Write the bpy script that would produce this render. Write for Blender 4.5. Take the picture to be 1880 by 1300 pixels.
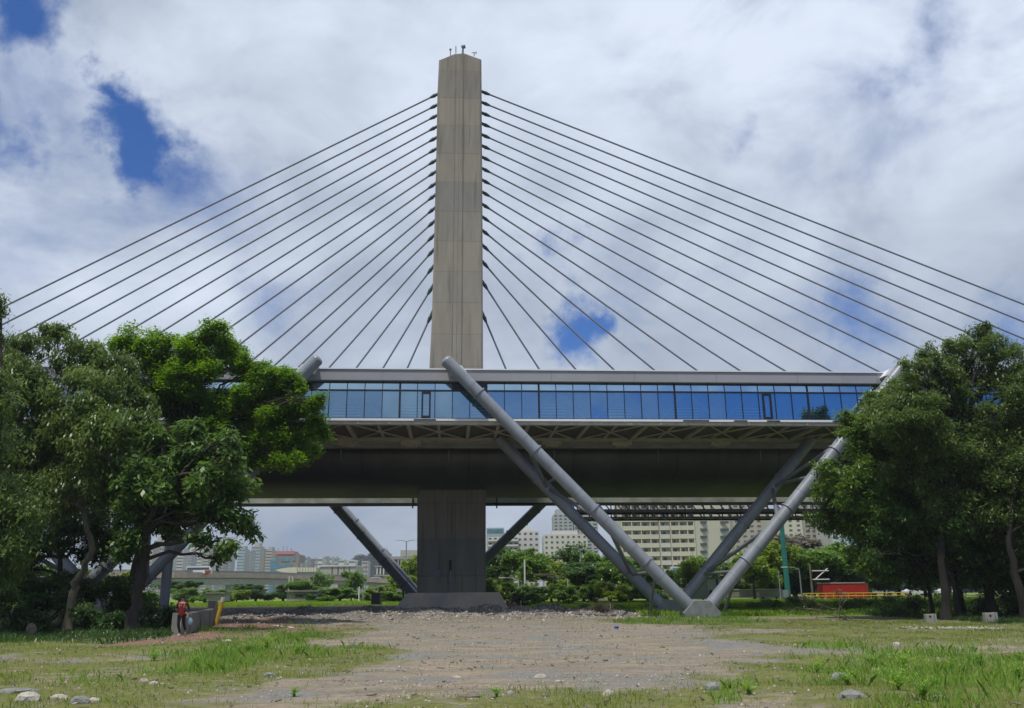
import bpy, math, random
import numpy as np
from mathutils import Vector, Matrix
R = math.radians
random.seed(7)
S = bpy.context.scene
for o in list(bpy.data.objects): bpy.data.objects.remove(o)

# ---------------------------------------------------------------- camera
F = 1575.0                                   # focal length in pixels of a 1880 wide picture
TH = math.atan(439 / F)
RHO = -math.asin(.00954 / math.cos(TH))
fw = Vector((0, math.cos(TH), math.sin(TH)))
r0 = Vector((1, 0, 0)); u0 = Vector((0, -math.sin(TH), math.cos(TH)))
cr = r0 * math.cos(RHO) + u0 * math.sin(RHO)
cu = -r0 * math.sin(RHO) + u0 * math.cos(RHO)
CAM = Vector((0, 0, 1.7))
cd = bpy.data.cameras.new('camera'); cam = bpy.data.objects.new('camera', cd)
S.collection.objects.link(cam)
m3 = Matrix((cr, cu, -fw)).transposed()
cam.matrix_world = Matrix.Translation(CAM) @ m3.to_4x4()
cd.sensor_width = 36; cd.lens = 36 * F / 1880; cd.clip_end = 9000; cd.clip_start = .1
S.camera = cam

def ray(x, y): return fw + cr * ((x - 940) / F) + cu * ((650 - y) / F)
def W(x, y, Y):                               # point on the plane world-y = Y
    d = ray(x, y); return CAM + d * (Y / d.y)
def Gd(x, y, z=0):                            # point on the plane z
    d = ray(x, y); return CAM + d * ((z - CAM.z) / d.z)
BA = R(4)                                     # the bridge runs 4 degrees off the picture plane
ud = Vector((math.cos(BA), math.sin(BA), 0)); vd = Vector((-math.sin(BA), math.cos(BA), 0))
def B(u, v, z): return ud * u + vd * v + Vector((0, 0, z))
def V(x, y, v):                               # -> (u, z) on the vertical plane v of the bridge
    d = ray(x, y); p = CAM + d * (v / d.dot(vd)); return p.dot(ud), p.z
def VP(x, y, v):
    u, z = V(x, y, v); return B(u, v, z)
FW, CR, CU = np.array(fw), np.array(cr), np.array(cu)
def to_px(P):
    Q = P - np.array(CAM); d = Q @ FW; d = np.where(d > .5, d, np.nan)
    return 940 + F * (Q @ CR) / d, 650 - F * (Q @ CU) / d

# ---------------------------------------------------------------- sky and sun
SUN_EL, SUN_AZ = R(68), R(203)                # azimuth clockwise from +Y
w = bpy.data.worlds.new("World"); S.world = w; w.use_nodes = True
nt = w.node_tree; nt.nodes.clear(); N = nt.nodes.new; L = nt.links.new
out = N('ShaderNodeOutputWorld'); bg = N('ShaderNodeBackground'); L(bg.outputs[0], out.inputs[0])
bg.inputs[1].default_value = .1
sky = N('ShaderNodeTexSky'); sky.sky_type = 'NISHITA'; sky.sun_disc = False
sky.sun_elevation = SUN_EL; sky.sun_rotation = SUN_AZ
tc = N('ShaderNodeTexCoord')
def wm(op, a, b=None, c=None, clamp=False):
    n = N('ShaderNodeMath'); n.operation = op; n.use_clamp = clamp
    for i, q in enumerate((a, b, c)):
        if q is None: continue
        if isinstance(q, (int, float)): n.inputs[i].default_value = q
        else: L(q, n.inputs[i])
    return n.outputs[0]
def wnoise(scale, detail, rough=.55, off=(0, 0, 0), sq=(1, 1, 1.6), dist=0):
    mp = N('ShaderNodeMapping'); L(tc.outputs['Generated'], mp.inputs[0])
    mp.inputs['Location'].default_value = off; mp.inputs['Scale'].default_value = sq
    n = N('ShaderNodeTexNoise'); L(mp.outputs[0], n.inputs['Vector'])
    n.inputs['Scale'].default_value = scale; n.inputs['Detail'].default_value = detail
    n.inputs['Roughness'].default_value = rough; n.inputs['Distortion'].default_value = dist
    return n.outputs['Fac']
n1 = wnoise(5.0, 9, .58, dist=.3); n2 = wnoise(2.2, 6, .5, (3, 1, 2)); n3 = wnoise(9, 9, .6, (8, 2, 5))
# openings in the cloud deck: (pixel x, pixel y, radius in degrees, depth)
gaps = [(240, 215, 1.9, 1.15), (275, 265, 1.9, 1.2), (210, 165, 1.2, .9), (30, 420, 6, .36), (1650, 110, 7, .36), (1450, 400, 6, .22), (1560, 560, 5, .34), (340, 330, 3.5, .36), (60, 200, 5, .4), (1120, 540, 5, .3), (25, 35, 2.2, 1.0), (60, 262, 1.6, .5), (0, 270, 1.6, .55),
        (1045, 600, 2.2, 1.3), (1095, 580, 1.5, 1.1), (1030, 480, 1.3, .6), (1690, 60, 2.6, .6), (1610, 105, 2.6, .55),
        (1560, 520, 2.3, .6), (1590, 565, 2.3, .55), (480, 560, 1.8, .25), (1380, 235, 1.4, .4), (1870, 610, 2.0, .6), (350, 320, 1.8, .5)]
wn_ = N('ShaderNodeTexNoise'); wn_.inputs['Scale'].default_value = 7; wn_.inputs['Detail'].default_value = 7; wn_.inputs['Roughness'].default_value = .62
L(tc.outputs['Generated'], wn_.inputs['Vector'])
wa = N('ShaderNodeVectorMath'); wa.operation = 'SUBTRACT'; L(wn_.outputs['Color'], wa.inputs[0]); wa.inputs[1].default_value = (.5, .5, .5)
wb_ = N('ShaderNodeVectorMath'); wb_.operation = 'SCALE'; L(wa.outputs[0], wb_.inputs[0]); wb_.inputs['Scale'].default_value = .20
wc = N('ShaderNodeVectorMath'); wc.operation = 'ADD'; L(tc.outputs['Generated'], wc.inputs[0]); L(wb_.outputs[0], wc.inputs[1])
wd_ = N('ShaderNodeVectorMath'); wd_.operation = 'NORMALIZE'; L(wc.outputs[0], wd_.inputs[0])
gsum = None
for gx, gy, gr, gs in gaps:
    d = ray(gx, gy).normalized()
    dp = N('ShaderNodeVectorMath'); dp.operation = 'DOT_PRODUCT'
    L(wd_.outputs[0], dp.inputs[0]); dp.inputs[1].default_value = d
    ang = wm('ARCCOSINE', wm('MINIMUM', dp.outputs['Value'], .999999))
    a = wm('SUBTRACT', 1.0, wm('DIVIDE', ang, R(gr) * 1.75), clamp=True)
    a = wm('MULTIPLY', a, gs * 1.55)
    gsum = a if gsum is None else wm('MAXIMUM', gsum, a)
# clear blue sky low behind the photographer (the glass mirrors it)
sep = N('ShaderNodeSeparateXYZ'); L(tc.outputs['Generated'], sep.inputs[0])
bk = wm('MULTIPLY', wm('SUBTRACT', wm('MULTIPLY', sep.outputs['Y'], -1.0), .15, clamp=True), 1.6)
bk = wm('MULTIPLY', bk, wm('MAXIMUM', wm('MULTIPLY_ADD', sep.outputs['X'], 1.6, .24), 0.0))
gsum = wm('ADD', gsum, bk)
dens = wm('SUBTRACT', wm('ADD', .70, wm('MULTIPLY', wm('SUBTRACT', n1, .5), 1.9)), gsum)
dens = wm('ADD', dens, wm('MULTIPLY', wm('SUBTRACT', n3, .5), .4))
mr = N('ShaderNodeMapRange'); mr.interpolation_type = 'SMOOTHSTEP'; L(dens, mr.inputs[0])
mr.inputs[1].default_value = -.62; mr.inputs[2].default_value = .66
# cloud brightness: lit tops against grey bases, darker towards the horizon
el = wm('MULTIPLY', sep.outputs['Z'], 2.6, clamp=True)
sh = wm('ADD', wm('MULTIPLY', wm('SUBTRACT', n2, .5), 1.7), wm('MULTIPLY', wm('SUBTRACT', n1, .5), 1.1))
sh = wm('ADD', sh, wm('ADD', .16, wm('MULTIPLY', el, .5)), clamp=True)
cr_ = N('ShaderNodeValToRGB'); L(sh, cr_.inputs[0])
e = cr_.color_ramp.elements
e[0].position = 0; e[0].color = (2.7, 3.25, 4.25, 1); e[1].position = 1; e[1].color = (7.6, 8.4, 9.8, 1)
k = e.new(.5); k.color = (4.75, 5.45, 6.6, 1)
hs = N('ShaderNodeMixRGB'); hs.blend_type = 'MULTIPLY'; hs.inputs[0].default_value = 1
L(sky.outputs[0], hs.inputs[1]); hs.inputs[2].default_value = (.30, .62, 1.15, 1)
mx = N('ShaderNodeMixRGB'); L(mr.outputs[0], mx.inputs[0]); L(hs.outputs[0], mx.inputs[1]); L(cr_.outputs[0], mx.inputs[2])
L(mx.outputs[0], bg.inputs[0])

sl = bpy.data.lights.new('sun', 'SUN'); sl.energy = 3.6; sl.angle = R(3); sl.color = (1, .94, .83)
so = bpy.data.objects.new('sun', sl); S.collection.objects.link(so)
sd = Vector((math.sin(SUN_AZ) * math.cos(SUN_EL), math.cos(SUN_AZ) * math.cos(SUN_EL), math.sin(SUN_EL)))
so.rotation_euler = sd.to_track_quat('Z', 'Y').to_euler()
vs = S.view_settings; vs.view_transform = 'Standard'; vs.look = 'None'; vs.gamma = 1; vs.exposure = 0
S.render.engine = 'CYCLES'
S.cycles.max_bounces = 6; S.cycles.transparent_max_bounces = 12

# ---------------------------------------------------------------- materials
def mat(name, col, rough=.8, metal=0, var=.15, scale=1.0, bump=0, bscale=20, col2=None, stretch=(1, 1, 1), spec=.4, island=0):
    m = bpy.data.materials.new(name); m.use_nodes = True; t = m.node_tree; n = t.nodes; l = t.links
    b = n['Principled BSDF']; b.inputs['Roughness'].default_value = rough; b.inputs['Metallic'].default_value = metal
    b.inputs['Specular IOR Level'].default_value = spec
    c = n.new('ShaderNodeTexCoord'); mp = n.new('ShaderNodeMapping'); l.new(c.outputs['Object'], mp.inputs[0]); mp.inputs['Scale'].default_value = stretch
    no = n.new('ShaderNodeTexNoise'); l.new(mp.outputs[0], no.inputs['Vector']); no.inputs['Scale'].default_value = scale; no.inputs['Detail'].default_value = 8
    no.inputs['Roughness'].default_value = .65
    r = n.new('ShaderNodeValToRGB'); l.new(no.outputs['Fac'], r.inputs[0])
    a = col if col2 is None else col2
    r.color_ramp.elements[0].position = .3; r.color_ramp.elements[1].position = .7
    r.color_ramp.elements[0].color = (*[x * (1 - var) for x in a], 1); r.color_ramp.elements[1].color = (*[min(1, x * (1 + var)) for x in col], 1)
    src = r.outputs[0]
    if island:
        g = n.new('ShaderNodeNewGeometry'); h = n.new('ShaderNodeHueSaturation'); l.new(src, h.inputs['Color'])
        q = n.new('ShaderNodeMapRange'); l.new(g.outputs['Random Per Island'], q.inputs[0]); q.inputs[3].default_value = 1 - island; q.inputs[4].default_value = 1 + island
        l.new(q.outputs[0], h.inputs['Value']); src = h.outputs[0]
    l.new(src, b.inputs['Base Color'])
    if bump:
        n2_ = n.new('ShaderNodeTexNoise'); l.new(mp.outputs[0], n2_.inputs['Vector']); n2_.inputs['Scale'].default_value = bscale; n2_.inputs['Detail'].default_value = 6
        bp = n.new('ShaderNodeBump'); bp.inputs['Strength'].default_value = bump; bp.inputs['Distance'].default_value = .05
        l.new(n2_.outputs['Fac'], bp.inputs['Height']); l.new(bp.outputs[0], b.inputs['Normal'])
    return m

def leaf_mat(name, c1, c2, trans=.35, tcol=None, rough=.38, big=.35):
    m = bpy.data.materials.new(name); m.use_nodes = True; t = m.node_tree; n = t.nodes; l = t.links
    b = n['Principled BSDF']; b.inputs['Roughness'].default_value = rough; b.inputs['Specular IOR Level'].default_value = .5
    g = n.new('ShaderNodeNewGeometry'); c = n.new('ShaderNodeTexCoord')
    no = n.new('ShaderNodeTexNoise'); l.new(c.outputs['Object'], no.inputs['Vector']); no.inputs['Scale'].default_value = big; no.inputs['Detail'].default_value = 3
    ad = n.new('ShaderNodeMath'); ad.operation = 'MULTIPLY_ADD'; l.new(no.outputs['Fac'], ad.inputs[0]); ad.inputs[1].default_value = 1.6
    ad2 = n.new('ShaderNodeMath'); ad2.operation = 'MULTIPLY_ADD'; l.new(g.outputs['Random Per Island'], ad2.inputs[0]); ad2.inputs[1].default_value = .8; ad2.inputs[2].default_value = -.72
    l.new(ad2.outputs[0], ad.inputs[2])
    r = n.new('ShaderNodeValToRGB'); l.new(ad.outputs[0], r.inputs[0]); r.color_ramp.elements[0].color = (*c1, 1); r.color_ramp.elements[1].color = (*c2, 1)
    l.new(r.outputs[0], b.inputs['Base Color'])
    trans *= 1.2
    tr = n.new('ShaderNodeBsdfTranslucent'); h = n.new('ShaderNodeHueSaturation'); l.new(r.outputs[0], h.inputs['Color']); h.inputs['Value'].default_value = 1.8; h.inputs['Hue'].default_value = .485; h.inputs['Saturation'].default_value = 1.1
    l.new(h.outputs[0], tr.inputs[0])
    mx_ = n.new('ShaderNodeMixShader'); mx_.inputs[0].default_value = trans; l.new(b.outputs[0], mx_.inputs[1]); l.new(tr.outputs[0], mx_.inputs[2])
    l.new(mx_.outputs[0], n['Material Output'].inputs[0]); return m

M = {}
M['steel'] = mat('painted_steel', (.215, .24, .285), .40, .0, .14, .9, spec=.5, stretch=(1, 1, .45), bump=.06, bscale=3, col2=(.19, .205, .235))
M['steel_base'] = mat('dirty_base_steel', (.175, .19, .205), .7, 0, .2, 2.2, col2=(.15, .155, .15), bump=.15, bscale=10)
M['steel_dark'] = mat('dark_steel', (.16, .175, .20), .5, .0, .1, 1.5)  # darker grey steel for braces, seams and small fittings
M['steel_black'] = mat('black_steel', (.02, .022, .026), .5, 0, .2, 2)
M['cable'] = mat('cable_sheath', (.14, .155, .195), .55, 0, .1, 3)
M['anchor'] = mat('anchor_metal', (.05, .065, .08), .5, .2, .2, 3)
M['fascia'] = mat('pale_cladding', (.295, .295, .325), .55, 0, .05, .35, spec=.4)
M['fascia_top'] = mat('white_coping', (.7, .7, .74), .5, 0, .05, 1)
M['mullion'] = mat('dark_mullion', (.012, .016, .025), .4, 0, .1, 2)
M['beam'] = mat('dirty_beam_paint', (.38, .36, .31), .7, 0, .28, 1.6, stretch=(1, 1, 4))
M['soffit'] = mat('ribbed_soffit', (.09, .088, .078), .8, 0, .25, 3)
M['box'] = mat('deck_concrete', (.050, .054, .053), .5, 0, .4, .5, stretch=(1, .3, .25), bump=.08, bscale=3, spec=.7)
M['conc'] = mat('grey_concrete', (.27, .26, .235), .9, 0, .2, .8, bump=.2, bscale=12)
M['conc_dark'] = mat('stained_concrete', (.17, .165, .145), .9, 0, .3, .8, bump=.25, bscale=8)
M['far_panel'] = mat('greenish_panel', (.42, .46, .42), .5, 0, .4, .5)
M['white'] = mat('white_paint', (.62, .62, .62), .6, 0, .1, 2)
M['bark'] = mat('bark', (.04, .034, .028), .95, 0, .4, 5, bump=.6, bscale=18, stretch=(1, 1, .25))
M['bark_shaded'] = mat('shaded_bark', (.018, .016, .014), .95, 0, .4, 5, bump=.6, bscale=18, stretch=(1, 1, .25))  # bark colour darkened to stand for shade on the right-hand trunks
M['bark_pale'] = mat('pale_bark', (.13, .115, .085), .95, 0, .35, 4, bump=.5, bscale=14, stretch=(1, 1, .3))
M['red'] = mat('red_container_paint', (.32, .016, .012), .5, 0, .1, .8)
M['yellow'] = mat('yellow_paint', (.50, .33, .02), .6, 0, .2, 3)
M['teal'] = mat('teal_pole_paint', (.018, .16, .145), .45, 0, .15, 1)
M['blue'] = mat('blue_paint', (.015, .06, .36), .5, 0, .1, 2)
M['cream'] = mat('cream_render', (.50, .47, .385), .85, 0, .06, .1)
M['cream2'] = mat('warm_cream_render', (.56, .52, .42), .85, 0, .05, .1)
M['offwhite'] = mat('offwhite_render', (.5, .49, .47), .85, 0, .06, .1)
M['greyb'] = mat('grey_render', (.33, .34, .36), .85, 0, .08, .1)
M['brownb'] = mat('brown_render', (.22, .17, .15), .85, 0, .08, .1)
M['tanb'] = mat('tan_render', (.36, .33, .30), .85, 0, .08, .1)
M['win'] = mat('dark_window_glass', (.085, .09, .095), .15, 0, .4, 1.5, spec=.6)
M['winblue'] = mat('blue_window_glass', (.07, .19, .27), .15, 0, .3, .3, spec=.6)
M['roofred'] = mat('red_roof', (.20, .055, .05), .7, 0, .1, 1)
M['road'] = mat('asphalt', (.06, .06, .06), .9, 0, .25, 2)
M['rust'] = mat('weathered_concrete_rail', (.33, .25, .21), .9, 0, .2, .4)
M['carwhite'] = mat('white_car_paint', (.65, .65, .66), .25, 0, .03, 1, spec=.6)
M['carsilver'] = mat('silver_car_paint', (.38, .39, .41), .25, .3, .03, 1, spec=.6)
M['carblue'] = mat('dark_blue_car_paint', (.03, .05, .1), .25, 0, .03, 1, spec=.6)
M['tyre'] = mat('tyre_rubber', (.015, .015, .015), .9, 0, .1, 3)
M['rock'] = mat('pale_rock', (.34, .31, .27), .9, 0, .4, 6, bump=.5, bscale=20)
M['rock2'] = mat('brown_rock', (.17, .125, .10), .9, 0, .3, 6, bump=.5, bscale=20)
M['rockgrey'] = mat('grey_rock', (.19, .19, .19), .9, 0, .35, 6, bump=.5, bscale=20)
M['gravel'] = mat('gravel_stones', (.27, .245, .21), .9, 0, .3, .7, island=.5)
M['leaf_olive'] = leaf_mat('olive_leaves', (.045, .088, .020), (.16, .235, .060), .3)
M['leaf_bright'] = leaf_mat('bright_green_leaves', (.045, .12, .012), (.16, .29, .035), .42)
M['leaf_big'] = leaf_mat('broad_dark_leaves', (.034, .082, .020), (.135, .24, .052), .3)
M['leaf_right'] = leaf_mat('grey_green_leaves', (.036, .072, .020), (.145, .215, .058), .32)
M['leaf_yellow'] = leaf_mat('yellow_green_leaves', (.036, .088, .014), (.14, .235, .045), .35)
M['leaf_shrub'] = leaf_mat('undergrowth_leaves', (.020, .055, .016), (.075, .15, .036), .3)
M['leaf_far1'] = leaf_mat('far_green_leaves', (.06, .14, .02), (.18, .31, .045), .3, big=.2)
M['leaf_far2'] = leaf_mat('far_dark_leaves', (.03, .08, .02), (.11, .20, .04), .3, big=.2)
M['leaf_far3'] = leaf_mat('far_yellow_leaves', (.10, .18, .015), (.25, .34, .04), .35, big=.3)
M['leaf_dry'] = leaf_mat('dry_brown_twigs', (.10, .085, .06), (.17, .15, .11), .2, big=.3)
M['grass'] = leaf_mat('grass_blades', (.075, .15, .018), (.24, .30, .055), .35, rough=.7, big=.5)
M['grassb'] = leaf_mat('bank_grass_blades', (.10, .21, .018), (.27, .42, .05), .35, rough=.7, big=.3)
M['weed'] = leaf_mat('weed_leaves', (.085, .19, .025), (.22, .36, .06), .35, rough=.7, big=.8)
M['weed_bright'] = leaf_mat('brightened_weed_leaves', (.14, .28, .04), (.30, .46, .09), .4, rough=.7, big=.8)  # weed green raised in colour to make up for weak sun on leaves
M['hill'] = leaf_mat('wooded_hill_leaves', (.016, .036, .028), (.03, .058, .04), .1, rough=.9, big=.05)
M['shirt'] = mat('red_shirt_cloth', (.15, .006, .008), .85, 0, .1, 8)
M['black_cloth'] = mat('black_cloth', (.012, .012, .016), .9, 0, .2, 8)
M['skin'] = mat('skin', (.33, .17, .11), .6, 0, .05, 8)
M['bluebag'] = mat('pale_blue_plastic', (.15, .27, .36), .5, 0, .1, 6)

# wall glass: tinted, partly see-through, mirrors the sky
def glass(name, refl, tint, fac):
    m = bpy.data.materials.new(name); m.use_nodes = True; t = m.node_tree; n = t.nodes; l = t.links
    n.remove(n['Principled BSDF'])
    g = n.new('ShaderNodeBsdfGlossy'); g.inputs['Color'].default_value = (*refl, 1); g.inputs['Roughness'].default_value = .02
    tr = n.new('ShaderNodeBsdfTransparent'); tr.inputs[0].default_value = (*tint, 1)
    df = n.new('ShaderNodeBsdfDiffuse'); df.inputs[0].default_value = (.05, .10, .15, 1)
    a = n.new('ShaderNodeMixShader'); a.inputs[0].default_value = .22; l.new(tr.outputs[0], a.inputs[1]); l.new(df.outputs[0], a.inputs[2])
    b = n.new('ShaderNodeMixShader'); b.inputs[0].default_value = fac; l.new(a.outputs[0], b.inputs[1]); l.new(g.outputs[0], b.inputs[2])
    l.new(b.outputs[0], n['Material Output'].inputs[0]); return m
M['glass'] = glass('gallery_glass', (.46, .70, .90), (.36, .52, .66), .52)
M['glass_top'] = glass('transom_glass', (.64, .88, 1.0), (.5, .65, .75), .66)

# pylon concrete: pour lifts with slightly different tones, joints, streaks
def seg_tone(m, axis, width, lo, hi):
    t = m.node_tree; n = t.nodes; l = t.links; b = n['Principled BSDF']; src = b.inputs['Base Color'].links[0].from_socket
    g = n.new('ShaderNodeNewGeometry'); sp = n.new('ShaderNodeSeparateXYZ'); l.new(g.outputs['Position'], sp.inputs[0])
    dv = n.new('ShaderNodeMath'); dv.operation = 'DIVIDE'; l.new(sp.outputs[axis], dv.inputs[0]); dv.inputs[1].default_value = width
    fl = n.new('ShaderNodeMath'); fl.operation = 'FLOOR'; l.new(dv.outputs[0], fl.inputs[0])
    wn = n.new('ShaderNodeTexWhiteNoise'); wn.noise_dimensions = '1D'; l.new(fl.outputs[0], wn.inputs['W'])
    mr_ = n.new('ShaderNodeMapRange'); l.new(wn.outputs['Value'], mr_.inputs[0]); mr_.inputs[3].default_value = lo; mr_.inputs[4].default_value = hi
    h = n.new('ShaderNodeHueSaturation'); l.new(src, h.inputs['Color']); l.new(mr_.outputs[0], h.inputs['Value']); l.new(h.outputs[0], b.inputs['Base Color'])
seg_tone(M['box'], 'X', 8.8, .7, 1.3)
seg_tone(M['fascia'], 'X', 6.2, .94, 1.05)
def pylon_mat():
    m = mat('pylon_concrete', (.238, .222, .192), .9, 0, .14, .55, bump=.12, bscale=6, stretch=(2, 2, .35))
    t = m.node_tree; n = t.nodes; l = t.links; b = n['Principled BSDF']
    src = b.inputs['Base Color'].links[0].from_socket
    g = n.new('ShaderNodeNewGeometry'); sp = n.new('ShaderNodeSeparateXYZ'); l.new(g.outputs['Position'], sp.inputs[0])
    dv = n.new('ShaderNodeMath'); dv.operation = 'DIVIDE'; l.new(sp.outputs['Z'], dv.inputs[0]); dv.inputs[1].default_value = 3.15
    fl = n.new('ShaderNodeMath'); fl.operation = 'FLOOR'; l.new(dv.outputs[0], fl.inputs[0])
    wn = n.new('ShaderNodeTexWhiteNoise'); wn.noise_dimensions = '1D'; l.new(fl.outputs[0], wn.inputs['W'])
    rp = n.new('ShaderNodeValToRGB'); l.new(wn.outputs['Value'], rp.inputs[0]); rp.color_ramp.interpolation = 'LINEAR'
    rp.color_ramp.elements[0].color = (.82, .86, .88, 1); rp.color_ramp.elements[1].color = (1.10, 1.04, .97, 1)
    fr = n.new('ShaderNodeMath'); fr.operation = 'FRACT'; l.new(dv.outputs[0], fr.inputs[0])
    lt = n.new('ShaderNodeMath'); lt.operation = 'LESS_THAN'; l.new(fr.outputs[0], lt.inputs[0]); lt.inputs[1].default_value = .03
    m1 = n.new('ShaderNodeMixRGB'); m1.blend_type = 'MULTIPLY'; m1.inputs[0].default_value = 1; l.new(src, m1.inputs[1]); l.new(rp.outputs[0], m1.inputs[2])
    # vertical run-off stains
    c = n.new('ShaderNodeTexCoord'); mp = n.new('ShaderNodeMapping'); l.new(c.outputs['Object'], mp.inputs[0]); mp.inputs['Scale'].default_value = (1.6, 1.6, .10)
    no = n.new('ShaderNodeTexNoise'); l.new(mp.outputs[0], no.inputs['Vector']); no.inputs['Scale'].default_value = 1.6; no.inputs['Detail'].default_value = 6
    r2 = n.new('ShaderNodeValToRGB'); l.new(no.outputs['Fac'], r2.inputs[0]); r2.color_ramp.elements[0].position = .30; r2.color_ramp.elements[1].position = .47
    r2.color_ramp.elements[0].color = (.68, .68, .70, 1); r2.color_ramp.elements[1].color = (1, 1, 1, 1)
    m2 = n.new('ShaderNodeMixRGB'); m2.blend_type = 'MULTIPLY'; m2.inputs[0].default_value = 1; l.new(m1.outputs[0], m2.inputs[1]); l.new(r2.outputs[0], m2.inputs[2])
    m4 = n.new('ShaderNodeMixRGB'); m4.blend_type = 'MULTIPLY'; l.new(lt.outputs[0], m4.inputs[0]); l.new(m2.outputs[0], m4.inputs[1]); m4.inputs[2].default_value = (.84, .84, .84, 1)
    l.new(m4.outputs[0], b.inputs['Base Color']); return m
M['pylon'] = pylon_mat()

# ---------------------------------------------------------------- mesh building
class MB:
    def __init__(s): s.v = []; s.f = []; s.sm = []
    def add(s, vs_, fs, sm=False):
        k = len(s.v); s.v += [tuple(p) for p in vs_]; s.f += [tuple(i + k for i in f) for f in fs]; s.sm += [sm] * len(fs); return s
    def hexa(s, p):      # 8 points: bottom 4 (ccw), top 4
        return s.add(p, [(3, 2, 1, 0), (4, 5, 6, 7), (0, 1, 5, 4), (1, 2, 6, 5), (2, 3, 7, 6), (3, 0, 4, 7)])
    def box(s, x0, x1, y0, y1, z0, z1):
        return s.hexa([(x0, y0, z0), (x1, y0, z0), (x1, y1, z0), (x0, y1, z0), (x0, y0, z1), (x1, y0, z1), (x1, y1, z1), (x0, y1, z1)])
    def bbox(s, a0, a1, b0, b1, z0, z1):       # box in the bridge frame
        return s.hexa([B(a0, b0, z0), B(a1, b0, z0), B(a1, b1, z0), B(a0, b1, z0), B(a0, b0, z1), B(a1, b0, z1), B(a1, b1, z1), B(a0, b1, z1)])
    def tube(s, p0, p1, ra, rb=None, n=12, cap=True):
        rb = ra if rb is None else rb
        p0 = Vector(p0); p1 = Vector(p1); d = (p1 - p0).normalized()
        a = d.orthogonal().normalized(); b = d.cross(a)
        c = [a * math.cos(2 * math.pi * i / n) + b * math.sin(2 * math.pi * i / n) for i in range(n)]
        s.add([p0 + q * ra for q in c] + [p1 + q * rb for q in c], [(i, (i + 1) % n, n + (i + 1) % n, n + i) for i in range(n)], True)
        if cap:
            s.add([p0 + q * ra for q in c], [tuple(reversed(range(n)))]); s.add([p1 + q * rb for q in c], [tuple(range(n))])
        return s
    def path(s, pts, rad, n=8):
        pts = [Vector(p) for p in pts]; rings = []
        ref = Vector((.31, .87, .38))
        for i, p in enumerate(pts):
            d = (pts[min(i + 1, len(pts) - 1)] - pts[max(i - 1, 0)]).normalized()
            a = d.cross(ref).normalized(); b = d.cross(a)
            rings.append([p + (a * math.cos(2 * math.pi * j / n) + b * math.sin(2 * math.pi * j / n)) * rad[i] for j in range(n)])
        vs_ = [q for r_ in rings for q in r_]; fs = []
        for i in range(len(pts) - 1):
            for j in range(n): fs.append((i * n + j, i * n + (j + 1) % n, (i + 1) * n + (j + 1) % n, (i + 1) * n + j))
        fs.append(tuple(range((len(pts) - 1) * n, len(pts) * n)))
        return s.add(vs_, fs, True)
    def prism(s, poly, off):                    # polygon (3-D points) extruded by a vector
        n = len(poly); off = Vector(off)
        return s.add([Vector(p) for p in poly] + [Vector(p) + off for p in poly],
                     [tuple(range(n)), tuple(reversed(range(n, 2 * n)))] + [((i + 1) % n, i, n + i, n + (i + 1) % n) for i in range(n)])
    def blob(s, c, r_, n=2, jit=.25, sq=(1, 1, .7), seed=0):
        import bmesh
        rg = random.Random(seed); bm = bmesh.new(); bmesh.ops.create_icosphere(bm, subdivisions=n, radius=1)
        vs_ = [Vector((v.co.x * sq[0], v.co.y * sq[1], v.co.z * sq[2])) * (r_ * (1 + rg.uniform(-jit, jit))) + Vector(c) for v in bm.verts]
        fs = [[v.index for v in f.verts] for f in bm.faces]; bm.free(); return s.add(vs_, fs)
    def build(s, name, m, parent=None, mods=None):
        me = bpy.data.meshes.new(name)
        off = Vector((0, 0, 0))
        if parent is not None:
            q = parent
            while q is not None: off += q.location; q = q.parent
        me.from_pydata([(p[0] - off.x, p[1] - off.y, p[2] - off.z) for p in s.v], [], s.f)
        me.polygons.foreach_set('use_smooth', s.sm); me.update()
        o = bpy.data.objects.new(name, me); S.collection.objects.link(o); me.materials.append(m)
        if parent is not None: o.parent = parent
        return o
def fix_normals(o):
    import bmesh
    bm = bmesh.new(); bm.from_mesh(o.data); bmesh.ops.recalc_face_normals(bm, faces=bm.faces); bm.to_mesh(o.data); bm.free()
def bevel(o, wd=.03):
    md = o.modifiers.new('bevel', 'BEVEL'); md.width = wd; md.segments = 2; md.limit_method = 'ANGLE'; return o
def tag(o, label=None, cat=None, group=None, kind=None):
    if label: o['label'] = label
    if cat: o['category'] = cat
    if group: o['group'] = group
    if kind: o['kind'] = kind
    return o
def thing(name, loc, label, cat, group=None):
    o = bpy.data.objects.new(name, None); S.collection.objects.link(o); o.location = loc; o.empty_display_size = .3
    return tag(o, label, cat, group)
def arr_obj(name, verts, faces, m, parent=None, nper=4):
    me = bpy.data.meshes.new(name); verts = np.asarray(verts, dtype=np.float32)
    if parent is not None:
        off = Vector((0, 0, 0)); q = parent
        while q is not None: off += q.location; q = q.parent
        verts = verts - np.array(off, dtype=np.float32)
    nf = len(faces)
    me.vertices.add(len(verts)); me.vertices.foreach_set('co', verts.ravel())
    me.loops.add(nf * nper); me.loops.foreach_set('vertex_index', np.asarray(faces, dtype=np.int32).ravel())
    me.polygons.add(nf); me.polygons.foreach_set('loop_start', np.arange(nf, dtype=np.int32) * nper)
    me.update(calc_edges=True)
    o = bpy.data.objects.new(name, me); S.collection.objects.link(o); me.materials.append(m)
    if parent is not None: o.parent = parent
    return o
def copy_tree(o, parent=None):
    c = o.copy(); S.collection.objects.link(c)
    if parent is not None: c.parent = parent
    for ch in [q for q in KIDS.get(o.name, [])]: copy_tree(ch, c)
    return c
KIDS = {}
def index_kids(o):
    for q in bpy.data.objects:
        if q.parent == o: KIDS.setdefault(o.name, []).append(q); index_kids(q)

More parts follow.
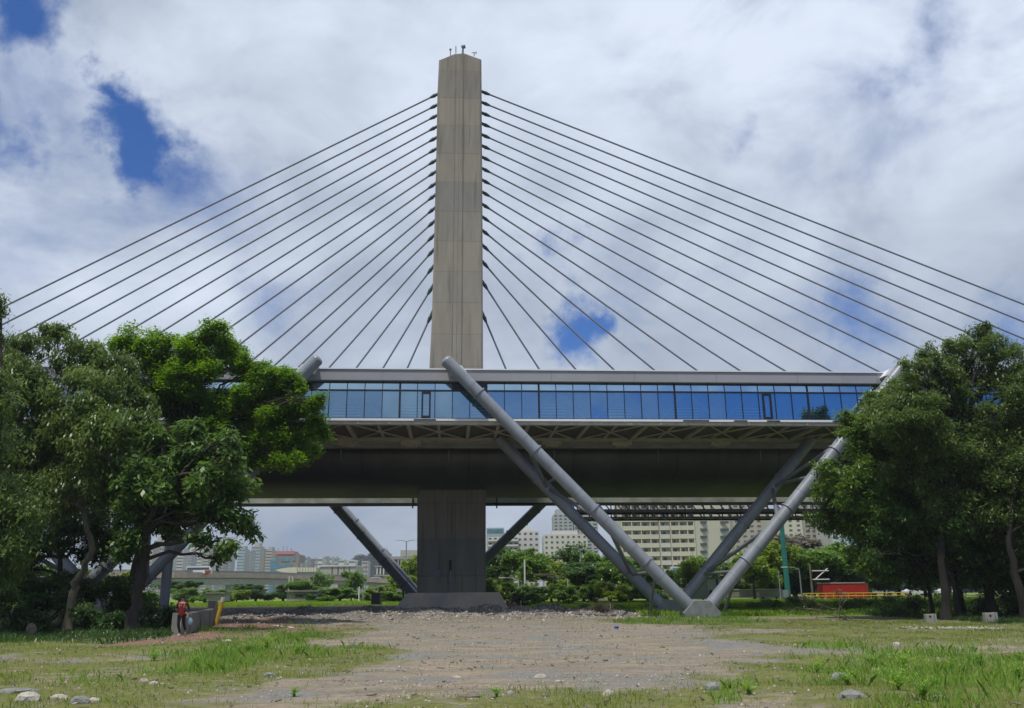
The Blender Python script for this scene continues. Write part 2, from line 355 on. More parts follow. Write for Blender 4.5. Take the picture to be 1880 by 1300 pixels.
# ---------------------------------------------------------------- ground
def pip(x, y, poly):
    c = np.zeros(x.shape, bool); n = len(poly)
    for i in range(n):
        x1, y1 = poly[i]; x2, y2 = poly[(i + 1) % n]
        t = ((y1 > y) != (y2 > y)) & (x < (x2 - x1) * (y - y1) / ((y2 - y1) or 1e-9) + x1); c ^= t
    return c
GRASS_P = [[(-900, 1168), (200, 1172), (330, 1178), (450, 1160), (610, 1146), (640, 1160), (620, 1184), (745, 1200), (745, 1222), (560, 1245), (500, 1270), (430, 1320), (-900, 1320)],
           [(1200, 1128), (1300, 1138), (1420, 1136), (2600, 1134), (2600, 1330), (1180, 1330), (1200, 1290), (1250, 1235), (1420, 1205), (1330, 1172), (1400, 1158), (1240, 1148), (1100, 1140)],
           [(600, 1291), (760, 1286), (900, 1280), (1000, 1262), (1180, 1272), (1250, 1262), (1400, 1280), (1400, 1330), (560, 1330)]]
THIN_P = [[(-300, 1222), (-300, 1212), (130, 1210), (300, 1198), (520, 1183), (540, 1192), (320, 1206), (160, 1218)], [(20, 1240), (250, 1225), (260, 1250), (60, 1262)],
          [(1380, 1186), (1880, 1186), (2300, 1190), (2300, 1204), (1880, 1200), (1600, 1202), (1400, 1204)], [(540, 1262), (640, 1250), (1000, 1262), (900, 1290), (600, 1292)]]
DIRT_P = [[(1240, 1285), (1500, 1282), (1700, 1312), (1240, 1312)], [(300, 1282), (540, 1262), (700, 1295), (700, 1330), (300, 1330)]]
GRAV_P = [[(1000, 1238), (1090, 1232), (1250, 1236), (1420, 1248), (1380, 1268), (1180, 1266), (1020, 1256)], [(900, 1228), (1080, 1226), (1060, 1240), (910, 1244)], [(1240, 1164), (1400, 1158), (1620, 1186), (1500, 1204), (1300, 1192)], [(860, 1160), (1100, 1165), (1060, 1185), (900, 1180)], [(690, 1196), (880, 1190), (900, 1212), (720, 1218)]]
PATH_P = [[(200, 1184), (330, 1178), (470, 1164), (700, 1148), (620, 1150), (560, 1152), (520, 1140), (470, 1134), (400, 1136), (372, 1150), (300, 1172), (150, 1182)]]
def terrain(X, Y):
    v = -X * math.sin(BA) + Y * math.cos(BA)
    z = np.zeros_like(X)
    # rubble ridge in front of the pylon
    rid = np.exp(-((v - 70) / 7.0) ** 2) * (1 / (1 + np.exp(-(X + 27) / 2.5))) * (1 / (1 + np.exp((X - 9) / 2.5)))
    z += .55 * rid * (1 + .45 * np.sin(X * .7) * np.sin(v * .9 + X * .3) + .2 * np.sin(X * 2.3 + v))
    s = np.clip((v - 82) / 34, 0, 1); z += .5 * s * s * (3 - 2 * s)
    # embankment on the right
    s2 = np.clip((X - 6) / 14, 0, 1); b_ = np.exp(-((v - 82) / 6.0) ** 2)
    z += .45 * s2 * b_
    near = np.clip(1 - np.abs(Y - 30) / 60, 0, 1)
    z += near * (.045 * np.sin(X * .9 + 1.3 * np.sin(Y * .35)) * np.sin(Y * .7 + X * .2) + .025 * np.sin(X * 2.7 + Y) * np.sin(Y * 2.3 - X * .6))
    far = np.clip((Y - 900) / 2500, 0, 1); z += far * 6
    return z
def tz(x, y): return float(terrain(np.array([float(x)]), np.array([float(y)]))[0])
def vnoise(x, y, sc, seed):
    rg = np.random.default_rng(seed); T = rg.random((64, 64)); x = x * sc; y = y * sc
    xi = np.floor(x).astype(int); yi = np.floor(y).astype(int); fx = x - xi; fy = y - yi; fx = fx * fx * (3 - 2 * fx); fy = fy * fy * (3 - 2 * fy)
    g = lambda a, b: T[a % 64, b % 64]
    return (g(xi, yi) * (1 - fx) + g(xi + 1, yi) * fx) * (1 - fy) + (g(xi, yi + 1) * (1 - fx) + g(xi + 1, yi + 1) * fx) * fy
def warp(Q):
    Q = Q.copy(); a = np.clip(Q[:, 1] / 25, .5, 2.2)
    Q[:, 0] += ((vnoise(Q[:, 0], Q[:, 1], .45, 61) - .5) * 3.2 + (vnoise(Q[:, 0], Q[:, 1], 1.5, 62) - .5) * 1.5 + (vnoise(Q[:, 0], Q[:, 1], 5, 65) - .5) * .5) * a
    Q[:, 1] += ((vnoise(Q[:, 0], Q[:, 1], .45, 63) - .5) * 2.2 + (vnoise(Q[:, 0], Q[:, 1], 1.5, 64) - .5) * 1.3) * a
    Q[:, 2] = 0; return Q
def build_ground():
    n1_, n2_ = 340, 380
    tX = np.linspace(-6.2, 6.2, n1_); X = 8.5 * np.sinh(tX) * .95
    tY = np.linspace(-2.3, 5.6, n2_); Y = 26 + 25 * np.sinh(tY)
    XX, YY = np.meshgrid(X, Y); Z = terrain(XX, YY)
    P = np.stack([XX, YY, Z], -1).reshape(-1, 3)
    idx = np.arange(n1_ * n2_).reshape(n2_, n1_)
    Fs = np.stack([idx[:-1, :-1], idx[:-1, 1:], idx[1:, 1:], idx[1:, :-1]], -1).reshape(-1, 4)
    m = bpy.data.materials.new('ground_surface'); m.use_nodes = True; t = m.node_tree; n = t.nodes; l = t.links
    b = n['Principled BSDF']; b.inputs['Roughness'].default_value = .95; b.inputs['Specular IOR Level'].default_value = .15
    g = arr_obj('ground', P, Fs, m); tag(g, kind='structure')
    g.data.polygons.foreach_set('use_smooth', [True] * len(Fs))
    rg = np.random.default_rng(3)
    col = np.zeros((len(P), 4))
    K = 9
    for k_ in range(K):
        sg = .25 + P[:, 1].clip(0, 60) * .008
        Q = P + np.stack([rg.normal(0, 1, len(P)) * sg, rg.normal(0, 1, len(P)) * sg, np.zeros(len(P))], 1)
        px0, py0 = to_px(np.column_stack([Q[:, :2], np.zeros(len(Q))])); px, py = to_px(warp(Q))
        ok = np.isfinite(px) & (P[:, 1] < 62)
        gr = np.zeros(len(P)); dk = np.zeros(len(P)); pt = np.zeros(len(P))
        for q in GRASS_P: gr = np.maximum(gr, pip(px, py, q) * 1.0)
        for q in THIN_P: gr = np.where(pip(px, py, q), gr * .3, gr)
        for q in DIRT_P: gr = np.where(pip(px, py, q), gr * .35, gr)
        for q in PATH_P: pt = np.maximum(pt, pip(px0, py0, q) * 1.0)
        gr = .15 + gr * .68; gr = np.where(pt > 0, 0, gr)
        v = -P[:, 0] * math.sin(BA) + P[:, 1] * math.cos(BA)
        gq = np.zeros(len(P))
        for q in GRAV_P: gq = np.maximum(gq, pip(px, py, q) * 1.0)
        gv = np.maximum(gq * .42 * ok, 0) + np.exp(-((v - 69) / 7.0) ** 2) * (P[:, 0] > -27) * (P[:, 0] < 11)
        # beyond the ridge: green bank right, verge left
        gr = np.where(ok, gr, 0)
        gr = np.where((P[:, 0] > np.where(v > 84, .5, 8)) & (v > 58) & (v < 118), .95, gr)
        gr = np.where((v > 66) & (P[:, 0] > 26), .9, gr)
        gr = np.where((v > 128), .9, gr); gr = np.where((P[:, 0] < -13) & (v > 40) & (v < 62) & (P[:, 0] < -15.5 + (60 - v) * .0), np.maximum(gr, .8 * (pt == 0)), gr)
        gr = np.where((P[:, 1] < 11), .7, gr); gr = np.where((np.abs(P[:, 0]) > 70) & (P[:, 1] < 70), .8, gr)
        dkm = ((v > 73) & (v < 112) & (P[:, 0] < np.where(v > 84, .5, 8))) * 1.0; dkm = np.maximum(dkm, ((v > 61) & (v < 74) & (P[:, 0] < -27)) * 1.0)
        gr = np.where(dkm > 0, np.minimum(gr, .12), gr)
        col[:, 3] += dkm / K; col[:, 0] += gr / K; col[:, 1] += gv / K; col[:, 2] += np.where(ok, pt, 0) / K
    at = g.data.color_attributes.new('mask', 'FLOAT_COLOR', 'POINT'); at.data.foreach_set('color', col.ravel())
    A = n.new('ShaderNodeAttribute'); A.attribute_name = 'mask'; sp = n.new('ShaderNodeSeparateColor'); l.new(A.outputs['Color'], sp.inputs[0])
    tcn = n.new('ShaderNodeTexCoord')
    def noise(sc, det=8, ro=.6, st=(1, 1, 1)):
        mp = n.new('ShaderNodeMapping'); l.new(tcn.outputs['Object'], mp.inputs[0]); mp.inputs['Scale'].default_value = st
        q = n.new('ShaderNodeTexNoise'); l.new(mp.outputs[0], q.inputs['Vector']); q.inputs['Scale'].default_value = sc; q.inputs['Detail'].default_value = det; q.inputs['Roughness'].default_value = ro; return q.outputs['Fac']
    def ramp(src, c0, c1, p0=.3, p1=.7):
        q = n.new('ShaderNodeValToRGB'); l.new(src, q.inputs[0]); q.color_ramp.elements[0].position = p0; q.color_ramp.elements[1].position = p1
        q.color_ramp.elements[0].color = (*c0, 1); q.color_ramp.elements[1].color = (*c1, 1); return q.outputs[0]
    def mix(f, a, b_, mode='MIX'):
        q = n.new('ShaderNodeMixRGB'); q.blend_type = mode
        if isinstance(f, float): q.inputs[0].default_value = f
        else: l.new(f, q.inputs[0])
        for i, s_ in ((1, a), (2, b_)):
            if isinstance(s_, tuple): q.inputs[i].default_value = (*s_, 1)
            else: l.new(s_, q.inputs[i])
        return q.outputs[0]
    def fac(src, noi, amt, lo, hi):
        q = n.new('ShaderNodeMath'); q.operation = 'MULTIPLY_ADD'; l.new(noi, q.inputs[0]); q.inputs[1].default_value = amt
        q2 = n.new('ShaderNodeMath'); q2.operation = 'SUBTRACT'; l.new(src, q2.inputs[0]); q2.inputs[1].default_value = amt / 2; l.new(q2.outputs[0], q.inputs[2])
        r_ = n.new('ShaderNodeMapRange'); r_.interpolation_type = 'SMOOTHSTEP'; l.new(q.outputs[0], r_.inputs[0]); r_.inputs[1].default_value = lo; r_.inputs[2].default_value = hi; return r_.outputs[0]
    nb = noise(.35, 6, .6, (1, 1.4, 1)); nf_ = noise(6, 8, .75); nm = noise(1.6, 8, .7, (1, 1.5, 1))
    dirt = mix(ramp(nb, (0, 0, 0), (1, 1, 1), .38, .6), (.245, .203, .158), (.212, .190, .158))
    vor = n.new('ShaderNodeTexVoronoi'); l.new(tcn.outputs['Object'], vor.inputs['Vector']); vor.inputs['Scale'].default_value = 11
    peb = ramp(vor.outputs['Distance'], (1, 1, 1), (0, 0, 0), .10, .26)
    dirt = mix(ramp(nf_, (.62, .62, .62), (1.32, 1.32, 1.32)), dirt, dirt) if False else mix(1.0, dirt, ramp(nf_, (.66, .66, .66), (1.3, 1.3, 1.3), .32, .68), 'MULTIPLY')
    dirt = mix(1.0, dirt, ramp(noise(1.1, 6, .6, (.22, 1.3, 1)), (.74, .76, .78), (1.2, 1.17, 1.12), .34, .64), 'MULTIPLY')
    grv = mix(1.0, mix(nm, (.14, .14, .138), (.235, .23, .215)), ramp(noise(14, 6, .8), (.45, .45, .45), (1.5, 1.5, 1.5), .35, .65), 'MULTIPLY')
    gm2 = fac(nm, nf_, .5, .50, .66)
    pebm = n.new('ShaderNodeMath'); pebm.operation = 'MULTIPLY'; l.new(peb, pebm.inputs[0]); l.new(gm2, pebm.inputs[1])
    dirt = mix(pebm.outputs[0], dirt, (.30, .29, .27))
    dirt = mix(fac(nb, nf_, .35, .52, .62), dirt, grv)
    gcol = mix(noise(1.1, 6, .6), (.09, .12, .024), (.185, .175, .065))
    gcol = mix(1.0, gcol, ramp(nf_, (.55, .55, .55), (1.35, 1.35, 1.35), .32, .68), 'MULTIPLY')
    gfar = mix(noise(.5, 6, .7), (.09, .17, .018), (.19, .25, .038))
    spx = n.new('ShaderNodeSeparateXYZ'); l.new(tcn.outputs['Object'], spx.inputs[0])
    fr = n.new('ShaderNodeMapRange'); l.new(spx.outputs['Y'], fr.inputs[0]); fr.inputs[1].default_value = 55; fr.inputs[2].default_value = 70
    gcol = mix(fr.outputs[0], gcol, gfar)
    cc = mix(fac(sp.outputs[1], nf_, .8, .25, .5), dirt, grv)
    cc = mix(fac(sp.outputs[2], nf_, .35, .35, .6), cc, mix(1.0, (.205, .125, .095), ramp(nf_, (.8, .8, .8), (1.15, 1.15, 1.15)), 'MULTIPLY'))
    n5 = noise(.75, 9, .75)
    nmx = n.new('ShaderNodeMath'); nmx.operation = 'MULTIPLY_ADD'; l.new(n5, nmx.inputs[0]); nmx.inputs[1].default_value = 1.3; l.new(nm, nmx.inputs[2])
    nm3 = n.new('ShaderNodeMath'); nm3.operation = 'MULTIPLY_ADD'; l.new(nf_, nm3.inputs[0]); nm3.inputs[1].default_value = .7; l.new(nmx.outputs[0], nm3.inputs[2])
    nm4 = n.new('ShaderNodeMath'); nm4.operation = 'SUBTRACT'; l.new(nm3.outputs[0], nm4.inputs[0]); nm4.inputs[1].default_value = 1.0
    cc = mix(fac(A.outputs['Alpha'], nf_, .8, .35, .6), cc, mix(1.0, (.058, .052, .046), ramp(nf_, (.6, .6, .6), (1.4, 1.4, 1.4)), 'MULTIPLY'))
    gf = fac(sp.outputs[0], nm4.outputs[0], 1.7, .38, .72)
    cc = mix(gf, cc, gcol)
    l.new(cc, b.inputs['Base Color'])
    bp = n.new('ShaderNodeBump'); bp.inputs['Strength'].default_value = .7; bp.inputs['Distance'].default_value = .06
    ah = n.new('ShaderNodeMath'); ah.operation = 'ADD'; l.new(nf_, ah.inputs[0]); l.new(nm, ah.inputs[1])
    l.new(ah.outputs[0], bp.inputs['Height']); l.new(bp.outputs[0], b.inputs['Normal'])
    return g
build_ground()

# ---------------------------------------------------------------- grass, weeds, gravel as stuff
def blades(name, m, pts, hts, rg, wid=.012, lean=.45, label=None, cat='grass'):
    n = len(pts); az = rg.uniform(0, 2 * np.pi, n); la = rg.uniform(0, 2 * np.pi, n); ln = rg.uniform(.1, lean, n) * hts
    s_ = np.stack([np.cos(az), np.sin(az), np.zeros(n)], 1); l_ = np.stack([np.cos(la), np.sin(la), np.zeros(n)], 1)
    up = np.array([0, 0, 1.0]); wd = (wid * (0.6 + hts * 1.5))[:, None] if np.ndim(wid) == 0 else wid[:, None]
    a = pts - s_ * wd; b = pts + s_ * wd
    mid = pts + up * (hts * .6)[:, None] + l_ * (ln * .35)[:, None]
    tip = pts + up * (hts * np.sqrt(1 - .5 * (ln / hts) ** 2))[:, None] + l_ * ln[:, None]
    V4 = np.stack([a, b, mid + s_ * wd * .8, tip], 1)
    V4b = np.stack([a, mid + s_ * wd * .8, tip, mid - s_ * wd * .8], 1)
    vv = np.stack([a, b, mid + s_ * wd * .75, tip, mid - s_ * wd * .75], 1).reshape(-1, 3)
    f = np.arange(n * 5).reshape(n, 5)
    o = arr_obj(name, vv, f, m, nper=5)
    return tag(o, label, cat, kind='stuff')
def inpolys(px, py, polys):
    r_ = np.zeros(px.shape, bool)
    for q in polys: r_ |= pip(px, py, q)
    return r_
rg = np.random.default_rng(11)
def scatter(n, x0, x1, y0, y1, polys=None, excl=None, thr=.5, sc=.5, seed=5, pw=1.0, wrp=True):
    # denser near the camera
    Y = y0 + (y1 - y0) * rg.random(n) ** pw; X = rg.uniform(x0, x1, n)
    P = np.stack([X, Y, np.zeros(n)], 1); px, py = to_px(warp(P) if wrp else P)
    keep = np.ones(n, bool) if polys is None else inpolys(px, py, polys)
    if excl: keep &= ~inpolys(px, py, excl) | (rg.random(n) < .18)
    keep &= (vnoise(X, Y, sc, seed) * .6 + vnoise(X, Y, sc * 3.1, seed + 1) * .4) > thr * (0.55 + .9 * rg.random(n))
    P = P[keep]; P[:, 2] = terrain(P[:, 0], P[:, 1]) - .01; return P
g1 = scatter(520000, -40, 40, 12.5, 58, GRASS_P, THIN_P + DIRT_P + PATH_P, .48, .75, 5, 1.5)
g0 = scatter(70000, -30, 30, 12.5, 58, None, PATH_P, .80, .9, 15, 1.5)
_px, _py = to_px(g1); g1 = g1[(_py < 1262) | (rg.random(len(g1)) < .55)]
g1 = np.concatenate([g1, g0])
blades('grass', M['grass'], g1, rg.uniform(.03, .12, len(g1)) * (.6 + .8 * vnoise(g1[:, 0], g1[:, 1], .8, 9)), rg, .008, .8,
       'short yellow-green grass growing in patches over the foreground dirt')
# longer weeds
WEED_P = [[(1440, 1212), (1560, 1185), (1800, 1195), (1860, 1245), (1780, 1262), (1560, 1262), (1450, 1250)], [(1700, 1240), (1900, 1200), (1900, 1310), (1640, 1310)],
          [(430, 1175), (470, 1158), (510, 1150), (590, 1165), (590, 1205), (430, 1222)], [(290, 1205), (430, 1190), (430, 1240), (280, 1232)], [(1180, 1125), (1340, 1130), (1340, 1150), (1180, 1146)],
          [(380, 1150), (420, 1148), (430, 1158), (370, 1164)], [(120, 1235), (210, 1230), (230, 1262), (130, 1262)], [(1300, 1270), (1400, 1255), (1420, 1290), (1290, 1295)]]
g2 = scatter(380000, -40, 40, 12.5, 60, WEED_P, None, .47, .9, 21, 1.3)
blades('tall_grass', M['weed'], g2, rg.uniform(.06, .30, len(g2)) * (.5 + 1.0 * vnoise(g2[:, 0], g2[:, 1], 1.3, 71)), rg, .0105, .95, 'longer bright green weeds standing in clumps on the lot')
# grassy bank across the lot and verges
n_ = 150000
X = rg.uniform(1, 60, n_); Y = rg.uniform(62, 122, n_); P = np.stack([X, Y, terrain(X, Y)], 1); P = P[(X > np.where(Y > 86, 1, 9))]
blades('bank_grass', M['grassb'], P, rg.uniform(.12, .42, len(P)) * (.3 + 1.3 * vnoise(P[:, 0], P[:, 1], .3, 3)) * np.where(P[:, 1] > 84, .45, .8), rg, .03, .9, 'lush green grass covering the embankment behind the strut base')
X = rg.uniform(-45, -4, 45000); Y = rg.uniform(104, 150, 45000); P = np.stack([X, Y, terrain(X, Y)], 1)
P = P[vnoise(P[:, 0], P[:, 1], .2, 13) > .35 - (P[:, 1] - 112) * .02]
blades('verge_grass', M['grassb'], P, rg.uniform(.12, .42, len(P)), rg, .035, .9, 'pale green grass verge in front of the elevated road')
# undergrowth floor below the left trees and the right trees
def under(name, x0, x1, y0, y1, n, label, polys):
    P = scatter(n, x0, x1, y0, y1, polys, None, .3, .7, 31, 1, False)
    blades(name, M['leaf_shrub'], P, rg.uniform(.06, .34, len(P)) * (.4 + 1.2 * vnoise(P[:, 0], P[:, 1], .6, 8)), rg, .02, 1.3, label, 'undergrowth')
under('undergrowth', -40, -11, 34, 64, 60000, 'dark leafy ground cover under the trees at the left', [[(-600, 1106), (300, 1106), (330, 1150), (310, 1172), (200, 1182), (-600, 1180)]])
under('undergrowth', 24, 48, 38, 66, 50000, 'dark leafy ground cover around the trunks at the right', [[(1560, 1118), (2300, 1106), (2300, 1152), (1840, 1146), (1700, 1141), (1600, 1136)]])

def stones(name, pts, size, m, seed, label):
    rg2 = np.random.default_rng(seed); n = len(pts)
    O = np.array([(1, 0, 0), (-1, 0, 0), (0, 1, 0), (0, -1, 0), (0, 0, 1), (0, 0, -1.)]) 
    T = np.array([(0, 2, 4), (2, 1, 4), (1, 3, 4), (3, 0, 4), (2, 0, 5), (1, 2, 5), (3, 1, 5), (0, 3, 5)])
    vv = O[None] * (rg2.uniform(.5, 1.1, (n, 6, 1)) * size[:, None, None]) * np.array([1, 1, .6]) + rg2.normal(0, .2, (n, 6, 3)) * size[:, None, None]
    a = rg2.uniform(0, 6.28, n); c, s_ = np.cos(a)[:, None], np.sin(a)[:, None]
    x = vv[..., 0] * c - vv[..., 1] * s_; y = vv[..., 0] * s_ + vv[..., 1] * c
    vv = np.stack([x, y, vv[..., 2]], -1) + pts[:, None]
    f = T[None] + (np.arange(n) * 6)[:, None, None]
    return tag(arr_obj(name, vv.reshape(-1, 3), f.reshape(-1, 3), m, nper=3), label, 'gravel', kind='stuff')
n_ = 26000
X = rg.uniform(-27, 13, n_); v_ = rg.normal(66, 3.6, n_); Y = (v_ + X * math.sin(BA)) / math.cos(BA); P = np.stack([X, Y, terrain(X, Y)], 1)
stones('rubble', P, rg.uniform(.03, .20, n_) * (rg.random(n_) ** 3 + .3), M['gravel'], 2, 'low ridge of broken grey rubble in front of the pylon footing')
n_ = 42000
X = rg.uniform(-24, 26, n_); Y = 12.5 + 46 * rg.random(n_) ** 1.4; k_ = vnoise(X, Y, .55, 44) * .6 + vnoise(X, Y, 1.9, 45) * .4 > .5; X = X[k_]; Y = Y[k_]
P = np.stack([X, Y, terrain(X, Y)], 1)
stones('gravel', P, .006 + .045 * rg.random(len(P)) ** 5 + .0005 * Y, M['gravel'], 4, 'small loose stones strewn over the bare dirt')
n_ = 1400
X = rg.uniform(-9, 9, n_); Y = rg.uniform(15, 22, n_); P = np.stack([X, Y, terrain(X, Y)], 1); px, py = to_px(P)
k_ = inpolys(px, py, [[(700, 1240), (800, 1248), (800, 1268), (700, 1270)], [(640, 1275), (900, 1270), (960, 1285), (640, 1290)], [(930, 1235), (1060, 1230), (1120, 1265), (960, 1262)], [(1060, 1240), (1250, 1238), (1280, 1262), (1060, 1262)]])
stones('stone_chips', P[k_], rg.uniform(.012, .06, int(k_.sum())), M['rock'], 6, 'pale flat stone chips lying in the middle foreground')
# two little heaps of broken stone at the right
for (cx_, cy_, nn, lab) in ((1753, 1155, 220, 'scatter of pale broken stone right of centre before the dark trunks'),):
    c = Gd(cx_, cy_); P = np.stack([rg.normal(c.x, 1.0, nn), rg.normal(c.y, .7, nn), np.full(nn, .02)], 1)
    stones('broken_stone', P, rg.uniform(.03, .12, nn), M['rock'], 8, lab)

# single rocks one can point at
rocks = [(50, 1287, .17, 'rock', 'white topped boulder at the lower left corner of the lot', (1.3, 1, .75)),
         (107, 1283, .13, 'rock', 'flat buff stone just right of the lower left boulder', (1.3, 1, .5)),
         (146, 1292, .12, 'rockgrey', 'tilted grey slab stone in the lower left grass', (1.5, .6, .8)),
         (172, 1290, .09, 'rock', 'small buff stone right of the tilted grey slab', (1.3, 1, .7)),
         (30, 1272, .22, 'rockgrey', 'broad low grey rock behind the lower left boulder', (1.8, 1, .35)),
         (263, 1254, .085, 'rock', 'angular whitish stone, left one of a pair in the grass', (1.2, .8, .8)),
         (283, 1256, .085, 'rock', 'rounded white stone, right one of a pair in the grass', (1.3, 1, .6)),
         (298, 1256, .05, 'rock', 'small buff pebble beside the rounded white stone', (1.2, 1, .6)),
         (245, 1249, .07, 'rock2', 'brown clod left of the pair of whitish stones', (1.1, 1, .7)),
         (494, 1243, .11, 'rockgrey', 'smooth bluish grey stone at the edge of the bare dirt', (1.2, .9, .6)),
         (418, 1178, .14, 'rock', 'flat pale stone lying behind the grass near the path', (1.5, 1, .4)),
         (655, 1186, .14, 'rockgrey', 'pale grey lump where the left grass meets the dirt', (1.4, 1, .5)),
         (838, 1243, .08, 'rock', 'flat tan stone alone on the dirt left of centre', (1.4, 1, .5)),
         (992, 1245, .11, 'rock', 'tan triangular stone by the bluish gravel patch', (1.3, 1, .6)),
         (1028, 1254, .08, 'rock', 'white wedge stone right of the tan triangular one', (1.4, .9, .5)),
         (862, 1282, .13, 'rock2', 'wide flat rusty slab at the bottom edge of the dirt', (1.8, 1, .25)),
         (938, 1280, .08, 'rock', 'tilted white shard near the bottom centre', (.8, .6, 1.0)),
         (1117, 1273, .10, 'rock', 'pointed whitish rock in the thin grass at the bottom', (1.2, 1, .9)),
         (1309, 1264, .14, 'rockgrey', 'light grey rock in the grass, lower right of centre', (1.1, 1, .8)),
         (1542, 1247, .17, 'rockgrey', 'rounded grey rock below the tall weeds', (1.2, 1, .75)),
         (1565, 1285, .17, 'rockgrey', 'dark grey weathered rock at the lower right', (1.4, 1, .6)),
         (1646, 1187, .13, 'rock', 'small whitish rock left of the gravel strip at right', (1.1, 1, .9)),
         (1390, 1200, .11, 'rockgrey', 'white flecked stone where the dirt meets the right grass', (1.3, 1, .5)),
         (1728, 1288, .13, 'rockgrey', 'half buried grey stone near the lower right corner', (1.3, 1, .5))]
for i, (x, y, r_, m_, lab, sq) in enumerate(rocks):
    c = Gd(x, y); c.z = tz(c.x, c.y) + r_ * sq[2] * .12
    if c.y > 60: c = Gd(x, y)
    b = MB().blob(c, r_ * .95, 2, .13, (sq[0], sq[1], sq[2] * 1.15), i)
    o = b.build('rock', M[m_]); tag(o, lab, 'rock', 'loose rocks on the lot')
def sticks():
    rg3 = np.random.default_rng(90); n = 700; X = rg3.uniform(-18, 20, n); Y = 13 + 40 * rg3.random(n) ** 1.5
    a = rg3.uniform(0, 3.14, n); ln = rg3.uniform(.04, .25, n) * rg3.random(n) ** .5; w_ = rg3.uniform(.004, .012, n) * (1 + Y / 25)
    d = np.stack([np.cos(a), np.sin(a) * 1, np.zeros(n)], 1); p = np.stack([-np.sin(a), np.cos(a), np.zeros(n)], 1); c = np.stack([X, Y, terrain(X, Y) + .012], 1)
    up_ = np.array([0, 0, 1.]); q0 = c - d * ln[:, None] / 2; q1 = c + d * ln[:, None] / 2 + up_ * rg3.uniform(0, .03, n)[:, None]
    vv = np.stack([q0 - p * w_[:, None], q0 + p * w_[:, None], q0 + up_ * w_[:, None] * 1.5, q1 - p * w_[:, None], q1 + p * w_[:, None], q1 + up_ * w_[:, None] * 1.5], 1)
    T = np.array([(0, 3, 5, 2), (1, 2, 5, 4), (0, 1, 4, 3)]); f = T[None] + (np.arange(n) * 6)[:, None, None]
    tag(arr_obj('twigs', vv.reshape(-1, 3), f.reshape(-1, 4), M['bark_pale']), 'small brown sticks and straw scattered over the dirt', 'litter', kind='stuff')
sticks()
o = MB().blob(Gd(1132, 1153) + Vector((0, 0, .03)), .085, 2, .25, (1.4, .8, .7), 77).build('crumpled_bag', M['blue']); tag(o, 'small crumpled dark blue plastic scrap on the dirt', 'litter')

